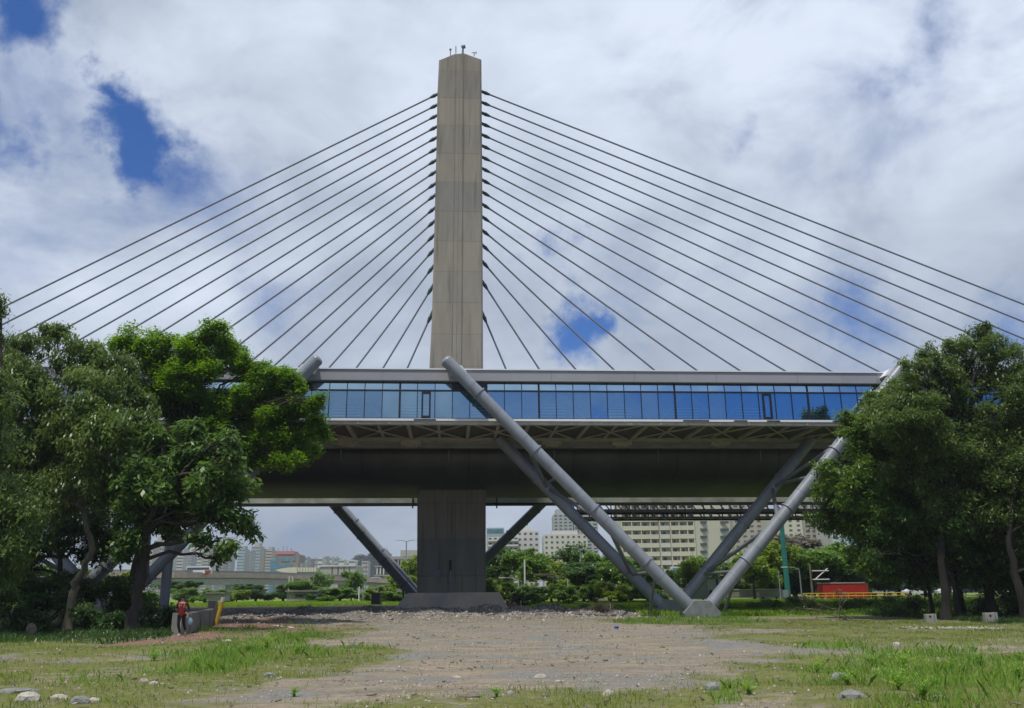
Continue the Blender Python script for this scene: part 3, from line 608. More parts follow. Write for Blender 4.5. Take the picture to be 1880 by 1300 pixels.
# ---------------------------------------------------------------- the cable stayed bridge
bc = B(*[V(840, 1110, 80)[0], 80, 0]); bridge = thing('cable_stayed_bridge', bc, 'cable-stayed bridge with one tall concrete pylon and fans of grey stays', 'bridge')
VF, VD = 77.5, 5.0                                  # pylon front face and depth
def build_pylon():
    ol = [(806, 109), (838, 98.5), (855, 97.5), (884, 108), (886, 400), (887, 690), (889, 800), (892, 912), (892, 1092), (765.5, 1092), (766, 912), (783, 730), (788, 680), (793, 580), (797, 430), (800.5, 300), (803, 170)]
    P = [V(x, y, VF) for x, y in ol]
    uc = sum(p[0] for p in P) / len(P)
    b = MB(); ch = .16
    n = len(P)
    def ring(v, ins):
        return [B(u + (ins if u < uc else -ins), v, z - (ins * .3 if z > 40 else 0)) for u, z in P]
    rs = [ring(VF, ch), ring(VF + ch, 0), ring(VF + VD - ch, 0), ring(VF + VD, ch)]
    vv = [p for r_ in rs for p in r_]; fs = [tuple(reversed(range(n))), tuple(range(3 * n, 4 * n))]
    for k_ in range(3):
        for i in range(n): fs.append((k_ * n + i, k_ * n + (i + 1) % n, (k_ + 1) * n + (i + 1) % n, (k_ + 1) * n + i))
    b.add(vv, fs); o = b.build('pylon', M['pylon'], bridge); fix_normals(o)
    # the shallow rib running up the middle of the face and its dark joints
    for x0, x1, x2, x3, nm_, m_, t_ in ((838, 851, 830, 846, 'pylon_rib', M['pylon'], .05),):
        pa = [VP(x0, 99.5, VF), VP(x1, 99, VF), VP(x3, 690, VF), VP(x2, 690, VF)]
        q = MB().prism([p - vd * t_ for p in pa], vd * (t_ + .02)).build(nm_, m_, bridge); fix_normals(q)
    for xa, xb in ((837.2, 829.2), (844.5, 837.5), (851.8, 846.8)):
        pa = [VP(xa - .5, 101, VF), VP(xa + .5, 101, VF), VP(xb + .6, 690, VF), VP(xb - .6, 690, VF)]
        q = MB().prism([p - vd * .056 for p in pa], vd * .07).build('joint_strip', M['conc_dark'], bridge); fix_normals(q)
    for xa in (822, 836):
        pa = [VP(xa - .7, 913, VF), VP(xa + .7, 913, VF), VP(xa + .7, 1088, VF), VP(xa - .7, 1088, VF)]
        q = MB().prism([p - vd * .03 for p in pa], vd * .04).build('joint_strip', M['conc_dark'], bridge); fix_normals(q)
    q = MB().prism([p - vd * .05 for p in (VP(795, 1047, VF), VP(808, 1047, VF), VP(808, 1059, VF), VP(795, 1059, VF))], vd * .04).build('access_hatch', M['steel_dark'], bridge)
    q = MB().tube(VP(827, 1048, VF - .1), VP(827, 1112, VF - .1), .07).build('drain_pipe', M['steel'], bridge)
    q = MB().tube(VP(827, 1028, VF - .13), VP(827, 1048, VF - .13), .10).build('drain_pipe', M['steel_black'], bridge)
    # footing with sloped ends
    b = MB(); ua, ub = V(706, 1116, 76)[0], V(944, 1112, 76)[0]; uc_, ud_ = V(748, 1089, 76)[0], V(918, 1089, 76)[0]; zt = V(830, 1088, 76)[1]
    b.hexa([B(ua, 75.6, -.5), B(ub, 75.6, -.5), B(ub, 85, -.5), B(ua, 85, -.5), B(uc_, 76.2, zt), B(ud_, 76.2, zt), B(ud_, 84.4, zt), B(uc_, 84.4, zt)])
    o = b.build('footing', M['foot'], bridge); bevel(o, .05)
    # masts on the top
    b = MB(); b.tube(VP(827, 103, 79), VP(827, 91, 79), .05); b.tube(VP(827, 92, 79), VP(827, 90, 79), .12); b.build('antenna', M['steel_dark'], bridge)
    MB().tube(VP(837, 98, 79), VP(837, 85, 79), .05).build('antenna', M['steel_dark'], bridge)
    b = MB(); b.tube(VP(848.5, 98, 79), VP(850, 86, 79), .06); b.tube(VP(851, 98, 79), VP(850.5, 90, 79), .05); b.tube(VP(848, 87, 79), VP(853.5, 85, 79), .22); b.build('antenna', M['steel_dark'], bridge)
    b = MB(); b.tube(VP(870.5, 103, 79), VP(870.5, 97, 79), .05); b.tube(VP(866, 97, 79), VP(875, 96.5, 79), .04); b.tube(VP(874, 99, 79), VP(874, 95, 79), .04); b.build('antenna', M['steel_dark'], bridge)
M['foot'] = mat('footing_concrete', (.66, .50, .36), .9, 0, .2, .45, bump=.2, bscale=8, col2=(.50, .46, .41))
build_pylon()
# stays
rt = [169.5, 189.3, 208.7, 228.4, 248.7, 269, 289.8, 310.6, 331.9, 354, 376.5, 399.7, 424.8, 452, 482.7, 520.7, 580.5]
rb = [2198, 2109, 2028, 1946, 1866, 1785, 1702, 1616.7, 1530, 1446.5, 1364, 1285, 1207, 1132.7, 1062, 994, 931.6]
lt_ = [174.2, 193.9, 213.3, 234, 254, 274.7, 295.9, 317, 338.9, 360.4, 384.1, 408.5, 434.5, 461.6, 492.9, 530, 581.3]
lb = [-233, -164, -91, -23, 45.6, 113, 182, 247, 309, 376.5, 440, 492.7, 541, 599, 649.8, 700, 745.5]
VC = VF + VD / 2
ZD = 15.2
for side, tops, bots, yb in ((1, rt, rb, 684), (-1, lt_, lb, 681)):
    for i in range(17):
        xa = (888 if side > 0 else 800.5 - 10 * (tops[i] - 174) / 407.)
        a = VP(xa, tops[i], VC); b_ = VP(bots[i], yb, VC); d = (b_ - a).normalized()
        bot = a + d * ((ZD - a.z) / d.z)
        cb = MB().tube(a, bot, .09, n=8, cap=False).build('stay_cable', M['cable'], bridge)
        an = MB(); an.tube(a - d * .7, a + d * .15, .15, .16, n=10); an.tube(a + d * .15, a + d * .7, .21, .11, n=10)
        an.build('anchorage', M['anchor'], cb)
        MB().tube(bot - d * 1.2, bot, .17, .2, n=8).build('lower_anchorage', M['anchor'], cb)
# deck box
def extr(profile, u0_, u1_, name, m, parent, sm=True):
    n = len(profile); vv = [B(u0_, v, z) for v, z in profile] + [B(u1_, v, z) for v, z in profile]
    b = MB(); b.add(vv, [(i, (i + 1) % n, n + (i + 1) % n, n + i) for i in range(n)], sm)
    b.add(vv[:n], [tuple(range(n))]); b.add(vv[n:], [tuple(reversed(range(n)))])
    o = b.build(name, m, parent); fix_normals(o); return o
DU0, DU1 = V(-1400, 800, 70)[0], V(3400, 800, 70)[0]
prof = [(70.9, 13.25), (70.95, 12.7), (71.25, 12.1), (71.9, 11.5), (73.0, 11.05), (74.6, 10.78), (76.5, 10.68), (83.6, 10.68), (85.4, 10.78), (87, 11.05), (88.1, 11.5), (88.8, 12.1), (89.05, 12.7), (89.1, 13.25)]
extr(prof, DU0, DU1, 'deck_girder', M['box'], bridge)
for uu in np.arange(DU0 + 4.4, DU1, 8.8):
    if abs(uu) < 90: extr([(80 + (v - 80) * 1.0016, 12 + (z - 12) * 1.008) for v, z in prof], uu, uu + .06, 'segment_joint', M['steel_black'], bridge)
for k_, uu in enumerate(np.arange(-62, 80, 8.8)):
    MB().tube(B(uu, 70.78, 13.2), B(uu, 70.95, 12.25), .05, n=8).build('drain_spout', M['steel_dark'], bridge)
extr([(70.3, 13.3), (70.3, 13.48), (89.7, 13.48), (89.7, 13.3)], DU0, DU1, 'deck_slab', M['conc'], bridge, False)
for va in (70.35, 89.4):
    MB().bbox(DU0, DU1, va, va + .25, 13.485, 14.5).build('deck_parapet', M['conc'], bridge)
for ux in np.arange(DU0 + 20, DU1, 3.4):
    pass
# ---------------------------------------------------------------- glass gallery over the river (near side)
VG = 61.3
GU0, GU1 = V(-420, 690, VG)[0], V(2100, 690, VG)[0]
zt_, zb_ = 17.50, 16.68
zs = V(940, 769, VG)[1]; zc = V(940, 781, VG)[1]
gal = thing('station_gallery', B((GU0 + GU1) / 2, VG + 4, zc), 'long blue glass gallery with pale grey roof fascia running across in front of the pylon', 'station')
o = MB().bbox(GU0, GU1, VG - .25, VG - .05, zb_, zt_).build('roof_fascia', M['fascia'], gal); bevel(o, .03)
MB().bbox(GU0, GU1, VG - .33, VG + 8.3, zt_ + .003, zt_ + .09).build('roof', M['fascia_top'], gal)
for uu in np.arange(GU0 + 5, GU1, 6.2):
    MB().bbox(uu, uu + .025, VG - .262, VG - .24, zb_ + .02, zt_ - .02).build('panel_joint', M['steel_dark'], gal)
MB().bbox(GU0, GU1, VG + 8.0, VG + 8.2, zs, zt_).build('rear_wall', M['steel_dark'], gal)
MB().bbox(GU0, GU1, VG - .04, VG + 7.98, zb_ - .02, zb_ + .1).build('ceiling', M['offwhite'], gal)
zm = V(940, 718, VG)[1]
MB().bbox(GU0, GU1, VG - .06, VG + .06, zm - .07, zm + .05).build('transom_rail', M['mullion'], gal)
MB().bbox(GU0, GU1, VG - .06, VG + .02, zb_ - .1, zb_ - .021).build('head_rail', M['mullion'], gal)
MB().bbox(GU0, GU1, VG - .06, VG + .06, zs - .06, zs + .03).build('sill_rail', M['mullion'], gal)
o = MB().bbox(GU0, GU1, VG - .3, VG + .5, zs - .22, zs - .062).build('sill', M['fascia_top'], gal)
# dark gaps in the sill line
for xx in (760, 775, 1252, 1275, 1345, 1405, 1525):
    ua = V(xx, 770, VG)[0]
    MB().bbox(ua, ua + 1.0, VG - .315, VG - .295, zs - .2, zs - .1).build('sill_gap', M['mullion'], gal)
PIT = 1.268
ustart = V(604, 740, VG)[0] - PIT * 40
k_ = 0; dk_cols = {round((V(855, 740, VG)[0] - ustart) / PIT - .5), round((V(888, 740, VG)[0] - ustart) / PIT - .5), round((V(556, 740, VG)[0] - ustart) / PIT - .5)}
door_cols = {round((V(787, 740, VG)[0] - ustart) / PIT - .5), round((V(1396, 740, VG)[0] - ustart) / PIT - .5)}
nwin = 0
u = ustart
while u < GU1 - PIT:
    if u > GU0 and nwin < 96:
        cidx = round((u - ustart) / PIT)
        fr_ = MB()
        heavy = .07 if (cidx % 8 == 4) else .028
        fr_.bbox(u - heavy, u + heavy, VG - .05, VG + .05, zs + .03, zm - .07)
        fr_.hexa([B(u - heavy, VG - .05, zm + .05), B(u + heavy, VG - .05, zm + .05), B(u + heavy, VG + .05, zm + .05), B(u - heavy, VG + .05, zm + .05),
                  B(u - heavy, VG + .02, zb_ - .1), B(u + heavy, VG + .02, zb_ - .1), B(u + heavy, VG + .1, zb_ - .1), B(u - heavy, VG + .1, zb_ - .1)])
        if cidx in door_cols:
            for a0, a1 in ((.3, .42), (.85, .97)): fr_.bbox(u + a0, u + a1, VG - .09, VG - .05, zs + .05, zm - .1)
            fr_.bbox(u + .42, u + .85, VG - .09, VG - .05, zm - .25, zm - .1); fr_.bbox(u + .42, u + .85, VG - .09, VG - .05, zs + .05, zs + .2)
        wf = fr_.build('window', M['mullion'], gal)
        rj = random.Random(cidx); j = rj.uniform(-.012, .012)
        MB().add([B(u + heavy, VG + j, zs + .03), B(u + PIT - .028, VG - j, zs + .03), B(u + PIT - .028, VG - j, zm - .07), B(u + heavy, VG + j, zm - .07)], [(0, 1, 2, 3)]).build('pane', M['glass'], wf)
        if cidx in dk_cols:
            MB().bbox(u + .03, u + PIT * 1.0 - .03, VG - .05, VG - .03, zm + .05, zb_ - .1).build('blank_panel', M['mullion'], wf)
        else:
            MB().add([B(u + heavy, VG - .02, zm + .05), B(u + PIT - .028, VG - .02, zm + .05), B(u + PIT - .028, VG + .06, zb_ - .1), B(u + heavy, VG + .06, zb_ - .1)], [(0, 1, 2, 3)]).build('transom_pane', M['glass_top'], wf)
        nwin += 1
    u += PIT
# inner frame seen through the glass
for i, uu in enumerate(np.arange(GU0 + 2, GU1 - 6, 5.07)):
    b = MB(); b.tube(B(uu, VG + 2.2, zs), B(uu + 2.53, VG + 2.2, zb_), .12, n=8); b.tube(B(uu + 5.07, VG + 2.2, zs), B(uu + 2.53, VG + 2.2, zb_), .12, n=8)
    b.tube(B(uu, VG + 2.2, zs), B(uu, VG + 2.2, zb_), .1, n=8)
    b.build('inner_brace', M['white'], gal)
for i, uu in enumerate(np.arange(GU0 + 3, GU1 - 6, 5.07)):
    b = MB()
    for kz in range(4): b.bbox(uu, uu + 2.1, VG + 1.4, VG + 1.45, zs + .45 + kz * .22, zs + .5 + kz * .22)
    b.build('bench_rail', M['white'], gal)
# floor structure below
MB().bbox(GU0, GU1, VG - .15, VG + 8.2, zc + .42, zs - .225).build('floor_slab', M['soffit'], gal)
MB().bbox(GU0, GU1, VG - .2, VG + .2, zc, zc + .415).build('edge_beam', M['beam'], gal)
MB().bbox(GU0, GU1, VG + 6.6, VG + 7.7, zc + .0, zc + .41).build('rear_beam', M['beam'], gal)
bays = np.arange(ustart % 4.4 - 80, GU1, 4.4)
for ub_ in bays:
    if ub_ < GU0: continue
    b = MB(); b.bbox(ub_ - .13, ub_ + .13, VG + .203, VG + 6.597, zc + .05, zc + .416); b.build('cross_beam', M['beam'], gal)
    b = MB(); b.bbox(ub_ + 2.2 - .1, ub_ + 2.2 + .1, VG + .203, VG + 6.597, zc + .16, zc + .414); b.build('cross_beam', M['beam'], gal)
    b = MB()
    for s_ in (0, 1):
        a_ = B(ub_ + (.2 if s_ == 0 else 4.2), VG + .3, zc + .13); c_ = B(ub_ + (4.2 if s_ == 0 else .2), VG + 6.5, zc + .13 + .03 * s_)
        b.tube(a_, c_, .07, n=6)
    b.build('cross_brace', M['beam'], gal)
for i, uu in enumerate(np.arange(GU0 + 1.0, GU1, 2.2)):
    MB().bbox(uu, uu + .07, VG - .26, VG - .2, zc + .03, zc + .38).build('stiffener', M['beam'], gal)
for xx in (640, 755, 1012, 1140, 420, 1320):
    ua = V(xx, 815, VG + 7.2)[0]
    b = MB(); b.bbox(ua - .8, ua + .8, VG + 6.7, VG + 7.5, zc - .3, zc - .003); b.bbox(ua - .5, ua + .5, VG + 6.8, VG + 7.4, zc - .42, zc - .303); b.build('hanger_box', M['beam'], gal)
# ---------------------------------------------------------------- far gallery
far = thing('far_gallery', B(0, 96, 10.65), 'dark-edged platform beyond the deck, seen as a pale strip under the girder', 'station')
FU0, FU1 = V(-1200, 920, 92)[0], V(1520, 920, 92)[0] + 30
MB().bbox(FU0, FU1, 91.5, 91.7, 10.92, 13.2).build('side_panel', M['far_panel'], far)
MB().bbox(FU0, FU1, 91.91, 97, 11.25, 11.6).build('floor_slab', M['conc'], far)
MB().bbox(FU0, FU1, 91.35, 91.9, 10.62, 10.915).build('edge_beam', M['steel_black'], far)
MB().bbox(FU0, FU1, 96.8, 97.2, 11.62, 15.6).build('rear_wall', M['steel_dark'], far)
MB().bbox(FU0, FU1, 91.3, 99.8, 15.61, 15.9).build('roof', M['fascia'], far)
for xx in (758, 912):
    p = VP(xx, 920, 91.3); MB().tube(p - Vector((0, 0, .75)), p + Vector((0, 0, .6)), .08).build('drain_pipe', M['steel_black'], far)

# ---------------------------------------------------------------- V-shaped tubular struts
def strut_v(name, label, vx, vtop, front, rear, vf, vr, rad, mtl, group, ftop=17.9, rtop=13.6, base=True, both=True):
    """front/rear: ((vertex px), (left leg point px), (right leg point px)) in the planes vf / vr"""
    fu, fz = V(*front[0], vf); th = thing(name, B(fu, vf, 0), label, 'bridge strut', group)
    legs = []
    for pts, v, zt2 in ((front, vf, ftop), (rear, vr, rtop)):
        uv, zv = V(*pts[0], v)
        for sgn, p in ((-1, pts[1]), (1, pts[2])):
            if p is None: continue
            up_, zp_ = V(*p, v); sl_ = (up_ - uv) / (zp_ - zv)
            a_ = B(uv + sl_ * (-.1 - zv), v, -.1) if not base else B(uv + sl_ * (.75 - zv), v, .75)
            t_ = B(uv + sl_ * (zt2 - zv), v, zt2)
            pm = M['steel'] 
            leg = MB().tube(a_, t_, rad, n=28).build('leg_pipe', pm, th)
            legs.append((a_, t_, leg, v, sgn))
            d = t_ - a_
            for fr2 in ((.0, .17, .38, .62, .86) if v == vf else (.0, .2, .47, .75)):
                c_ = a_ + d * fr2; dn = d.normalized()
                MB().tube(c_ - dn * .05, c_ + dn * .05, rad + .09, n=28).build('flange', mtl, leg)
    for a_, t_, leg, v, sgn in legs:
        d = (t_ - a_); nn = int(d.length / 2.6); dn = d.normalized()
        for i in range(1, nn):
            c_ = a_ + d * (i / nn); MB().tube(c_ - dn * .018, c_ + dn * .018, rad + .007, n=28, cap=False).build('weld_seam', M['steel_dark'], leg)
    # lacing between the front and rear pipe of each leg
    for sgn in (-1, 1):
        A_ = [q for q in legs if q[4] == sgn and q[3] == vf]; R_ = [q for q in legs if q[4] == sgn and q[3] == vr]
        if not A_ or not R_: continue
        a_, t_ = A_[0][0], A_[0][1]; c_, e_ = R_[0][0], R_[0][1]
        fz = lambda p, q, z: p + (q - p) * ((z - p.z) / (q.z - p.z))
        zz = [3.0, 6.4, 9.6, 12.2]
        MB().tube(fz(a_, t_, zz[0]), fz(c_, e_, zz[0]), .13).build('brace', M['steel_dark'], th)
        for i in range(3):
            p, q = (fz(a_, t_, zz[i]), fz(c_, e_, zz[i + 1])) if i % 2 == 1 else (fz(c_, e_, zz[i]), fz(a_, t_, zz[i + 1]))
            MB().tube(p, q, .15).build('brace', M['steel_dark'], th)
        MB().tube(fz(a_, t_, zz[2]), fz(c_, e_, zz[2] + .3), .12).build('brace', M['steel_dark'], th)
        g_ = fz(a_, t_, 3.0)
        MB().tube(g_, B(g_.dot(ud) + (-.2 * sgn), vf + 3.4, .02), .11).build('prop', M['steel_dark'], th)
    if base:
        for (pts, v) in ((front, vf), (rear, vr)):
            uv = V(*pts[0], v)[0]
            b = MB(); pf = [(-1.2, -.3), (1.2, -.3), (1.28, .30), (.55, 1.12), (-.55, 1.12), (-1.28, .30)]
            b.prism([B(uv + a, v - .62, z) for a, z in pf], vd * 1.24)
            o = b.build('base_block', M['steel_base'], th); fix_normals(o); bevel(o, .05)
    return th, legs
near_g = 'paired tubular V struts on the near side'
t1, legs1 = strut_v('tubular_strut', 'grey tubular V strut in full view right of the pylon, feet in the grass', 0, 0,
        ((1286, 1134), (820, 663), (1660, 670)), ((1232, 1129), (961, 852), (1468, 834)), 60, 67.5, .45, M['steel'], near_g)
t2, legs2 = strut_v('tubular_strut', 'grey tubular V strut mostly hidden behind the trees at the left', 0, 0,
        ((99, 1134), (28, 1049), (580, 663)), ((202, 1130), (112, 1028), (484, 844)), 60, 67.5, .45, M['steel'], near_g)
far_v = strut_v('tubular_strut', 'dark tubular V strut behind the pylon under the far side', 0, 0,
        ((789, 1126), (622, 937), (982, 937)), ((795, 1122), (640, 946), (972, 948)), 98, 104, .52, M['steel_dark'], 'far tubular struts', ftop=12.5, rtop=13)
# tie plates from the pipe heads to the roof, part of each strut
for th, legs in ((t1, legs1), (t2, legs2)):
    for a_, t_, leg, v, sgn in legs:
        if v != 60: continue
        q = MB()
        uu = t_.dot(ud); du = -sgn
        q.prism([B(uu, 60.2, 17.75), B(uu + du * 1.1, 60.2, 17.62), B(uu + du * 1.5, 60.2, 17.1), B(uu + du * .3, 60.2, 17.1)], vd * 1.6)
        o = q.build('tie_plate', M['fascia_top'], th); fix_normals(o)
        # domed cap on the pipe end
        b = MB(); d = (t_ - a_).normalized(); pr = None
        for k2 in range(4):
            f0 = math.sin(k2 / 4 * math.pi / 2); f1 = math.sin((k2 + 1) / 4 * math.pi / 2)
            b.tube(t_ + d * .25 * f0, t_ + d * .25 * f1, .45 * math.cos(k2 / 4 * math.pi / 2), max(.01, .45 * math.cos((k2 + 1) / 4 * math.pi / 2)), n=24, cap=False)
        b.build('end_cap', M['steel'], th)
# single vertical column left
pc = W(302, 1100, 66); pt = W(308, 900, 66)
col = thing('steel_column', (pc.x, 66, 0), 'straight vertical grey steel column behind the left tree trunk', 'column')
MB().tube((pc.x, 66, .0), (pc.x, 66, 13.3), .36, n=24).build('shaft', M['steel'], col)
MB().tube((pc.x, 66, 0), (pc.x, 66, .25), .6, n=24).build('base_plate', M['steel_dark'], col)

# ---------------------------------------------------------------- dark truss footbridge to the right
fbv = 104.0
fa, fb_ = V(1060, 940, fbv)[0], V(2400, 940, fbv)[0]
fbr = thing('truss_footbridge', B((fa + fb_) / 2, fbv, 10.4), 'black steel truss walkway running right under the far side', 'footbridge')
z0_, z1_, z2_ = V(1300, 950, fbv)[1], V(1300, 938, fbv)[1], V(1300, 905, fbv)[1]
for v in (fbv, fbv + 3.2):
    b = MB(); b.bbox(fa, fb_, v - .1, v + .1, z0_ - .12, z0_ + .12); b.bbox(fa, fb_, v - .1, v + .1, z1_ - .14, z1_ + .14); b.bbox(fa, fb_, v - .1, v + .1, z2_, z2_ + .2)
    b.build('chord', M['steel_black'], fbr)
for i, uu in enumerate(np.arange(fa, fb_ - 2, 2.35)):
    b = MB()
    for v in (fbv, fbv + 3.2):
        b.tube(B(uu, v, z0_), B(uu, v, z2_), .08, n=6); b.tube(B(uu, v, z2_), B(uu + 2.35, v, z0_), .08, n=6)
    b.tube(B(uu, fbv, z0_), B(uu + 2.35, fbv + 3.2, z0_), .06, n=6)
    b.build('truss_web', M['steel_black'], fbr)
MB().bbox(fa, fb_, fbv + .12, fbv + 3.08, z1_ + .15, z1_ + .25).build('walkway', M['steel_black'], fbr)

# ---------------------------------------------------------------- trees
def leaf_quads(pts, per, Lf, Wf, droop, rg2, spread=.12, up=None):
    n = len(pts) * per
    base = np.repeat(pts, per, 0) + rg2.normal(0, spread, (n, 3))
    az = rg2.uniform(0, 2 * np.pi, n); dr = rg2.normal(droop, .35, n)
    d = np.stack([np.cos(az) * np.cos(dr), np.sin(az) * np.cos(dr), -np.sin(dr)], 1)
    s_ = np.stack([-np.sin(az), np.cos(az), rg2.normal(0, .35, n)], 1); s_ /= np.linalg.norm(s_, axis=1)[:, None]
    sz = rg2.uniform(.5, 1.45, n)[:, None]; ll = Lf * sz; ww = Wf * sz * rg2.uniform(.75, 1.2, n)[:, None]
    nz = np.cross(d, s_)
    a = base; m1 = base + d * ll * .45 + s_ * ww * .5 - nz * ww * .12; t = base + d * ll; m2 = base + d * ll * .45 - s_ * ww * .5 - nz * ww * .12
    return np.stack([a, m1, t, m2], 1).reshape(-1, 3)
def crown_points(blobs, dens, rg2, sq=.8, inner=.35):
    out = []
    for c, r_ in blobs:
        dens_ = dens
        n = int(dens * r_ * r_ * 12.6)
        # each blob is itself a bunch of smaller lobes -> uneven outline with gaps
        nl = max(7, int(10 * r_)); q = rg2.normal(0, 1, (nl, 3)); q /= np.linalg.norm(q, axis=1)[:, None]
        lc = q * (r_ * rg2.uniform(.4, 1.0, nl))[:, None]; lr = r_ * rg2.uniform(.2, .48, nl)
        k = rg2.integers(0, nl, n); s_ = rg2.normal(0, 1, (n, 3)); s_ /= np.linalg.norm(s_, axis=1)[:, None]
        p = lc[k] + s_ * (lr[k] * rg2.uniform(.55, 1.08, n))[:, None]
        p[:, 2] *= sq; out.append(np.array(c) + p)
    return np.concatenate(out)
def wob(p0, p1, n, amp, rg2, sag=0.0):
    t = np.linspace(0, 1, n)[:, None]; p = np.array(p0) * (1 - t) + np.array(p1) * t
    w_ = rg2.normal(0, amp, (n, 3)); w_[0] = 0; w_[-1] = 0
    p = p + w_; p[:, 2] += np.sin(t[:, 0] * np.pi) * sag; return p
def near_tree(name, label, cat, base_px, Y, trunk, blobs, leafm, barkm, Lf, Wf, per, droop, dens, seed, trad=.2, sq=.8, group=None, spread=.14, dj=1.6, grow=1.12):
    rg2 = np.random.default_rng(seed)
    bp_ = W(*base_px, Y); bz = tz(bp_.x, Y)
    th = thing(name, (bp_.x, Y, bz), label, cat, group)
    tp = [(bp_.x, Y, bz - .2)] + [tuple(W(x, y, Y + dy)) for x, y, dy in trunk]
    mb = MB(); nr = len(tp); pts = []
    for i in range(nr - 1):
        seg = wob(tp[i], tp[i + 1], 5, .05, rg2); pts += list(seg[:-1] if i < nr - 2 else seg)
    rad = [trad * (1 - .55 * i / (len(pts) - 1)) * (1.5 if i == 0 else 1.15 if i == 1 else 1) for i in range(len(pts))]
    mb.path(pts, rad, 10)
    bl = []
    for i, q in enumerate(blobs):
        x, y, r_ = q[:3]; dy = q[3] if len(q) > 3 else rg2.uniform(-dj, dj)
        c = W(x, y, Y + dy); rm = grow * r_ * (Y + dy) / F; bl.append((np.array(c), rm))
    P_ = np.array([list(p) for p in pts])
    for c, rm in bl:
        # limb leaves the trunk below the blob
        cand = P_[P_[:, 2] < c[2] - .3 * rm + .1]
        cand = cand[len(cand) // 3:] if len(cand) > 4 else P_[len(P_) // 2:]
        j = np.argmin(np.linalg.norm(cand - c, axis=1)); s0 = cand[j]
        ln = np.linalg.norm(c - s0); r1 = min(trad * .45, .04 + .018 * ln)
        lp = wob(s0, c, 7, .04 * ln ** .8, rg2, .08 * ln)
        mb.path(lp, list(np.linspace(r1, .035, 7)), 7)
        for k_ in range(int(7 + 3 * rm)):
            q = rg2.normal(0, 1, 3); q /= np.linalg.norm(q); e_ = c + q * rm * rg2.uniform(.6, .95) * np.array([1, 1, sq])
            s1 = lp[rg2.integers(3, 7)]; mb.path(wob(s1, e_, 5, .1, rg2, .1), list(np.linspace(.03, .008, 5)), 4)
    mb.build('trunk', barkm, th)
    cp = crown_points(bl, dens * 1.15, rg2, sq)
    vv = leaf_quads(cp, per, Lf, Wf, droop, rg2, spread)
    arr_obj('crown', vv, np.arange(len(vv)).reshape(-1, 4), leafm, th)
    return th
TG_L = 'trees at the left of the lot'; TG_R = 'trees at the right of the lot'
near_tree('broadleaf_tree', 'olive-green tree with hanging leaf sprays and pale curved trunk at the left', 'tree', (125, 1148), 47,
    [(132, 1100, 0), (145, 1060, 0), (170, 1010, -.3), (150, 930, -.5), (140, 830, 0)],
    [(40, 650, 42), (100, 622, 34), (150, 650, 45), (200, 660, 50), (60, 720, 60), (150, 730, 70), (225, 720, 50), (20, 690, 48), (110, 800, 75), (205, 800, 75), (40, 820, 70), (255, 780, 40), (180, 880, 60), (90, 900, 70), (15, 900, 60)],
    M['leaf_olive'], M['bark_pale'], .30, .10, 8, .75, 12, 1, .24, .85, TG_L, grow=1.04)
near_tree('broadleaf_tree', 'bright lime-green tree with layered feathery crown reaching over the gallery', 'tree', (238, 1140), 53,
    [(245, 1060, 0), (262, 980, 0), (300, 880, 0), (340, 800, 0)],
    [(240, 635, 36), (285, 645, 42), (330, 665, 45), (270, 700, 50), (390, 612, 34), (415, 650, 40), (375, 680, 35), (450, 680, 32), (320, 740, 55), (500, 690, 34), (535, 705, 28), (480, 735, 50), (430, 770, 50), (540, 750, 40), (500, 800, 50), (565, 780, 30), (545, 820, 36), (525, 845, 24), (380, 760, 45), (585, 795, 20), (350, 640, 32), (440, 730, 36), (400, 730, 30), (510, 770, 40), (575, 740, 22), (460, 810, 34), (340, 700, 40), (470, 850, 25, 0)],
    M['leaf_bright'], M['bark'], .20, .095, 13, .25, 17, 2, .28, .78, TG_L, .15, 1.3)
near_tree('broadleaf_tree', 'broad-leaved dark green tree leaning right over the jogger at the left', 'tree', (245, 1140), 45,
    [(250, 1090, 0), (262, 1030, 0), (272, 960, -.2), (300, 900, -.4)],
    [(300, 800, 40), (360, 815, 38), (400, 835, 36), (330, 860, 50), (390, 880, 42), (430, 900, 32), (280, 880, 48), (345, 925, 45), (405, 945, 34), (445, 960, 22), (468, 972, 12), (250, 930, 45), (300, 965, 34), (420, 1000, 20), (400, 1025, 12), (372, 985, 20), (430, 840, 22), (235, 1000, 30), (350, 785, 25), (425, 800, 18)],
    M['leaf_big'], M['bark'], .36, .16, 7, .55, 9.5, 3, .33, .85, TG_L, .17, 1.3, grow=1.03)
near_tree('broadleaf_tree', 'tall thin tree cut by the left edge of the picture', 'tree', (-25, 1160), 40,
    [(-15, 1050, 0), (-10, 950, 0), (-5, 800, 0), (0, 680, 0), (0, 580, 0)],
    [(-2, 552, 16, 0), (3, 575, 12, 0), (-30, 640, 45), (-15, 720, 50), (-40, 820, 70), (-20, 920, 65), (10, 960, 50), (35, 1000, 30), (-30, 1020, 60), (-120, 700, 70), (-130, 850, 80), (-130, 980, 90)],
    M['leaf_olive'], M['bark'], .26, .08, 8, .6, 11, 4, .22, .85, TG_L, .16)
near_tree('broadleaf_tree', 'dark slender tree in the shade behind the pale curved trunk', 'tree', (112, 1130), 54,
    [(112, 1060, 0), (108, 1010, 0), (100, 950, 0)],
    [(20, 1050, 30), (60, 960, 55), (140, 960, 55), (210, 950, 55), (60, 1015, 34), (20, 1010, 45), (170, 1010, 28), (120, 900, 60), (230, 900, 55), (200, 1000, 24), (290, 930, 40)],
    M['leaf_shrub'], M['bark'], .30, .12, 7, .5, 8, 5, .2, .8, TG_L)
